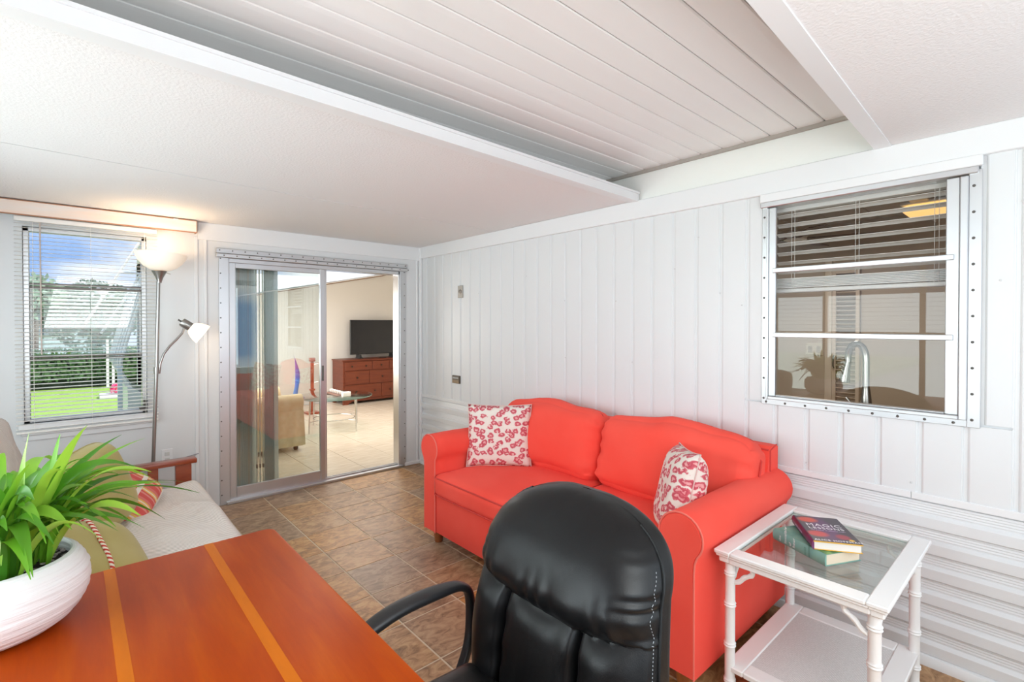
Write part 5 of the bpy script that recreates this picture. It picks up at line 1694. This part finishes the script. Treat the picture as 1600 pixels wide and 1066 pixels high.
# neighbour's house
NB = thing('neighbour_house', (-3.0, 24, GZ0), 'pale blue-grey neighbouring house far behind the hedge', 'building')
NBW = mat('blue_grey_siding', (.42, .50, .58), .7)
for i in range(9):
    MB().box(-6.5, -1.4, 24-.004*(i % 2), 24.1, GZ0+.28*i, GZ0+.28*i+.27, .01).build('siding_board', NBW, NB)
MB().box(-6.5, -1.4, 24.1, 29, GZ0, 2.25).build('body', NBW, NB)
MB().prism([(-7.0, 2.2), (-.9, 2.2), (-.9, 2.32), (-3.9, 3.15), (-7.0, 2.32)], 1, 23.6, 29).build('roof', mat('grey_shingle', (.50, .54, .58), .8), NB)
for x in (-5.6, -3.9, -2.5):
    f_ = MB().box(x, x+.9, 23.95, 24.02, .9, 1.9, .01).build('window', WHITE2, NB)
    MB().box(x+.06, x+.84, 23.93, 23.955, .96, 1.84).build('pane', mat('dark_house_pane', (.10, .14, .18), .15), f_)
# awning panel held out from the outside wall by a white frame
aw = thing('awning', (-2.2, 2.6, .8), 'grey louvred awning panel hung outside the window on a white frame', 'awning')
AWM = mat('grey_awning_slat', (.48, .50, .52), .5)
AWP = [(-2.02, 2.12), (-2.10, 1.9), (-2.19, 1.6), (-2.27, 1.3), (-2.33, 1.05), (-2.335, .95), (-2.26, .80)]
for i in range(len(AWP)-1):
    (x0, z0), (x1, z1) = AWP[i], AWP[i+1]
    MB().add([(x0, 2.1, z0), (x1, 2.1, z1), (x1, 4.3, z1), (x0, 4.3, z0), (x0+.012, 2.1, z0+.006), (x1+.012, 2.1, z1+.006), (x1+.012, 4.3, z1+.006), (x0+.012, 4.3, z0+.006)],
             [(3,2,1,0),(4,5,6,7),(0,1,5,4),(1,2,6,5),(2,3,7,6),(3,0,4,7)]).build('awning_panel', AWM, aw, smooth=0)
for y in (2.1, 2.45, 2.8, 3.15):
    MB().tube([(x-.01, y, z) for x, z in AWP], .009, 6).build('rib', WHITE2, aw)
for k_, (p0_, p1_) in enumerate((((-2.16, 1.7, 2.35), (-2.62, 1.7, 1.45)), ((-2.05, 1.9, 2.2), (-2.50, 1.9, 1.35)))):
    MB().tube([p0_, p1_], .013, 6).build('frame_strut', WHITE2, aw)
MB().tube([(-2.36, 1.7, 1.95), (-2.01, 1.7, 1.95)], .012, 6).build('frame_strut', WHITE2, aw)
spt = thing('support_post', (-2.36, 1.90, GZ0), 'pale blue square post standing on the grass left of the utility cover', 'post')
PBP = mat('pale_blue_post', (.62, .70, .78), .5)
MB().box(-2.375, -2.335, 1.88, 1.92, GZ0, 1.0, .004).build('shaft', PBP, spt)
MB().box(-2.382, -2.328, 1.873, 1.927, 1.0, 1.015, .003).build('cap', PBP, spt)
# white posts, utility cover and pink ornament on the lawn
for k_, (x, lb) in enumerate(((-1.99, 'left of the two thin white posts on the lawn'), (-1.87, 'right of the two thin white posts on the lawn'))):
    ps = thing('white_post', (x, 12.9, GZ0), lb, 'post', 'white posts on the lawn')
    MB().box(x-.03, x+.03, 12.88, 12.92, GZ0, 1.02, .003).build('shaft', WHITE2, ps)
    MB().box(x-.04, x+.04, 12.87, 12.93, 1.02, 1.035, .003).build('cap', WHITE2, ps)
ub = thing('utility_cover', (-2.10, 2.9, GZ0), 'white sheet-metal utility cover at the outside wall below the awning', 'utility box')
MB().prism([(-2.28, GZ0), (-2.003, GZ0), (-2.003, .62), (-2.15, .70), (-2.24, .77), (-2.28, .77)], 1, 2.1, 3.4).build('cover_body', WHITE2, ub)
MB().box(-2.29, -2.279, 2.1, 3.4, .36, .40, .003).build('cover_band', WHITE, ub)
fl = thing('flower_bed', (-1.75, 10.4, GZ0), 'pink flowers on a white stone edge at the far end of the lawn', 'flowers')
MB().box(-2.25, -1.5, 10.3, 10.8, GZ0, GZ0+.10, .03).build('stone_edge', WHITE2, fl)
mb = MB()
for i in range(60):
    c = Vector((-1.88+rl.uniform(-.15, .15), 10.5+rl.uniform(-.1, .1), GZ0+.14+rl.uniform(0, .16)))
    bm = bmesh.new(); bmesh.ops.create_icosphere(bm, subdivisions=1, radius=.035)
    for v_ in bm.verts: v_.co += c
    mb.bm(bm)
mb.build('blossoms', mat('pink_petal', (.80, .08, .22), .7), fl, kind='stuff')
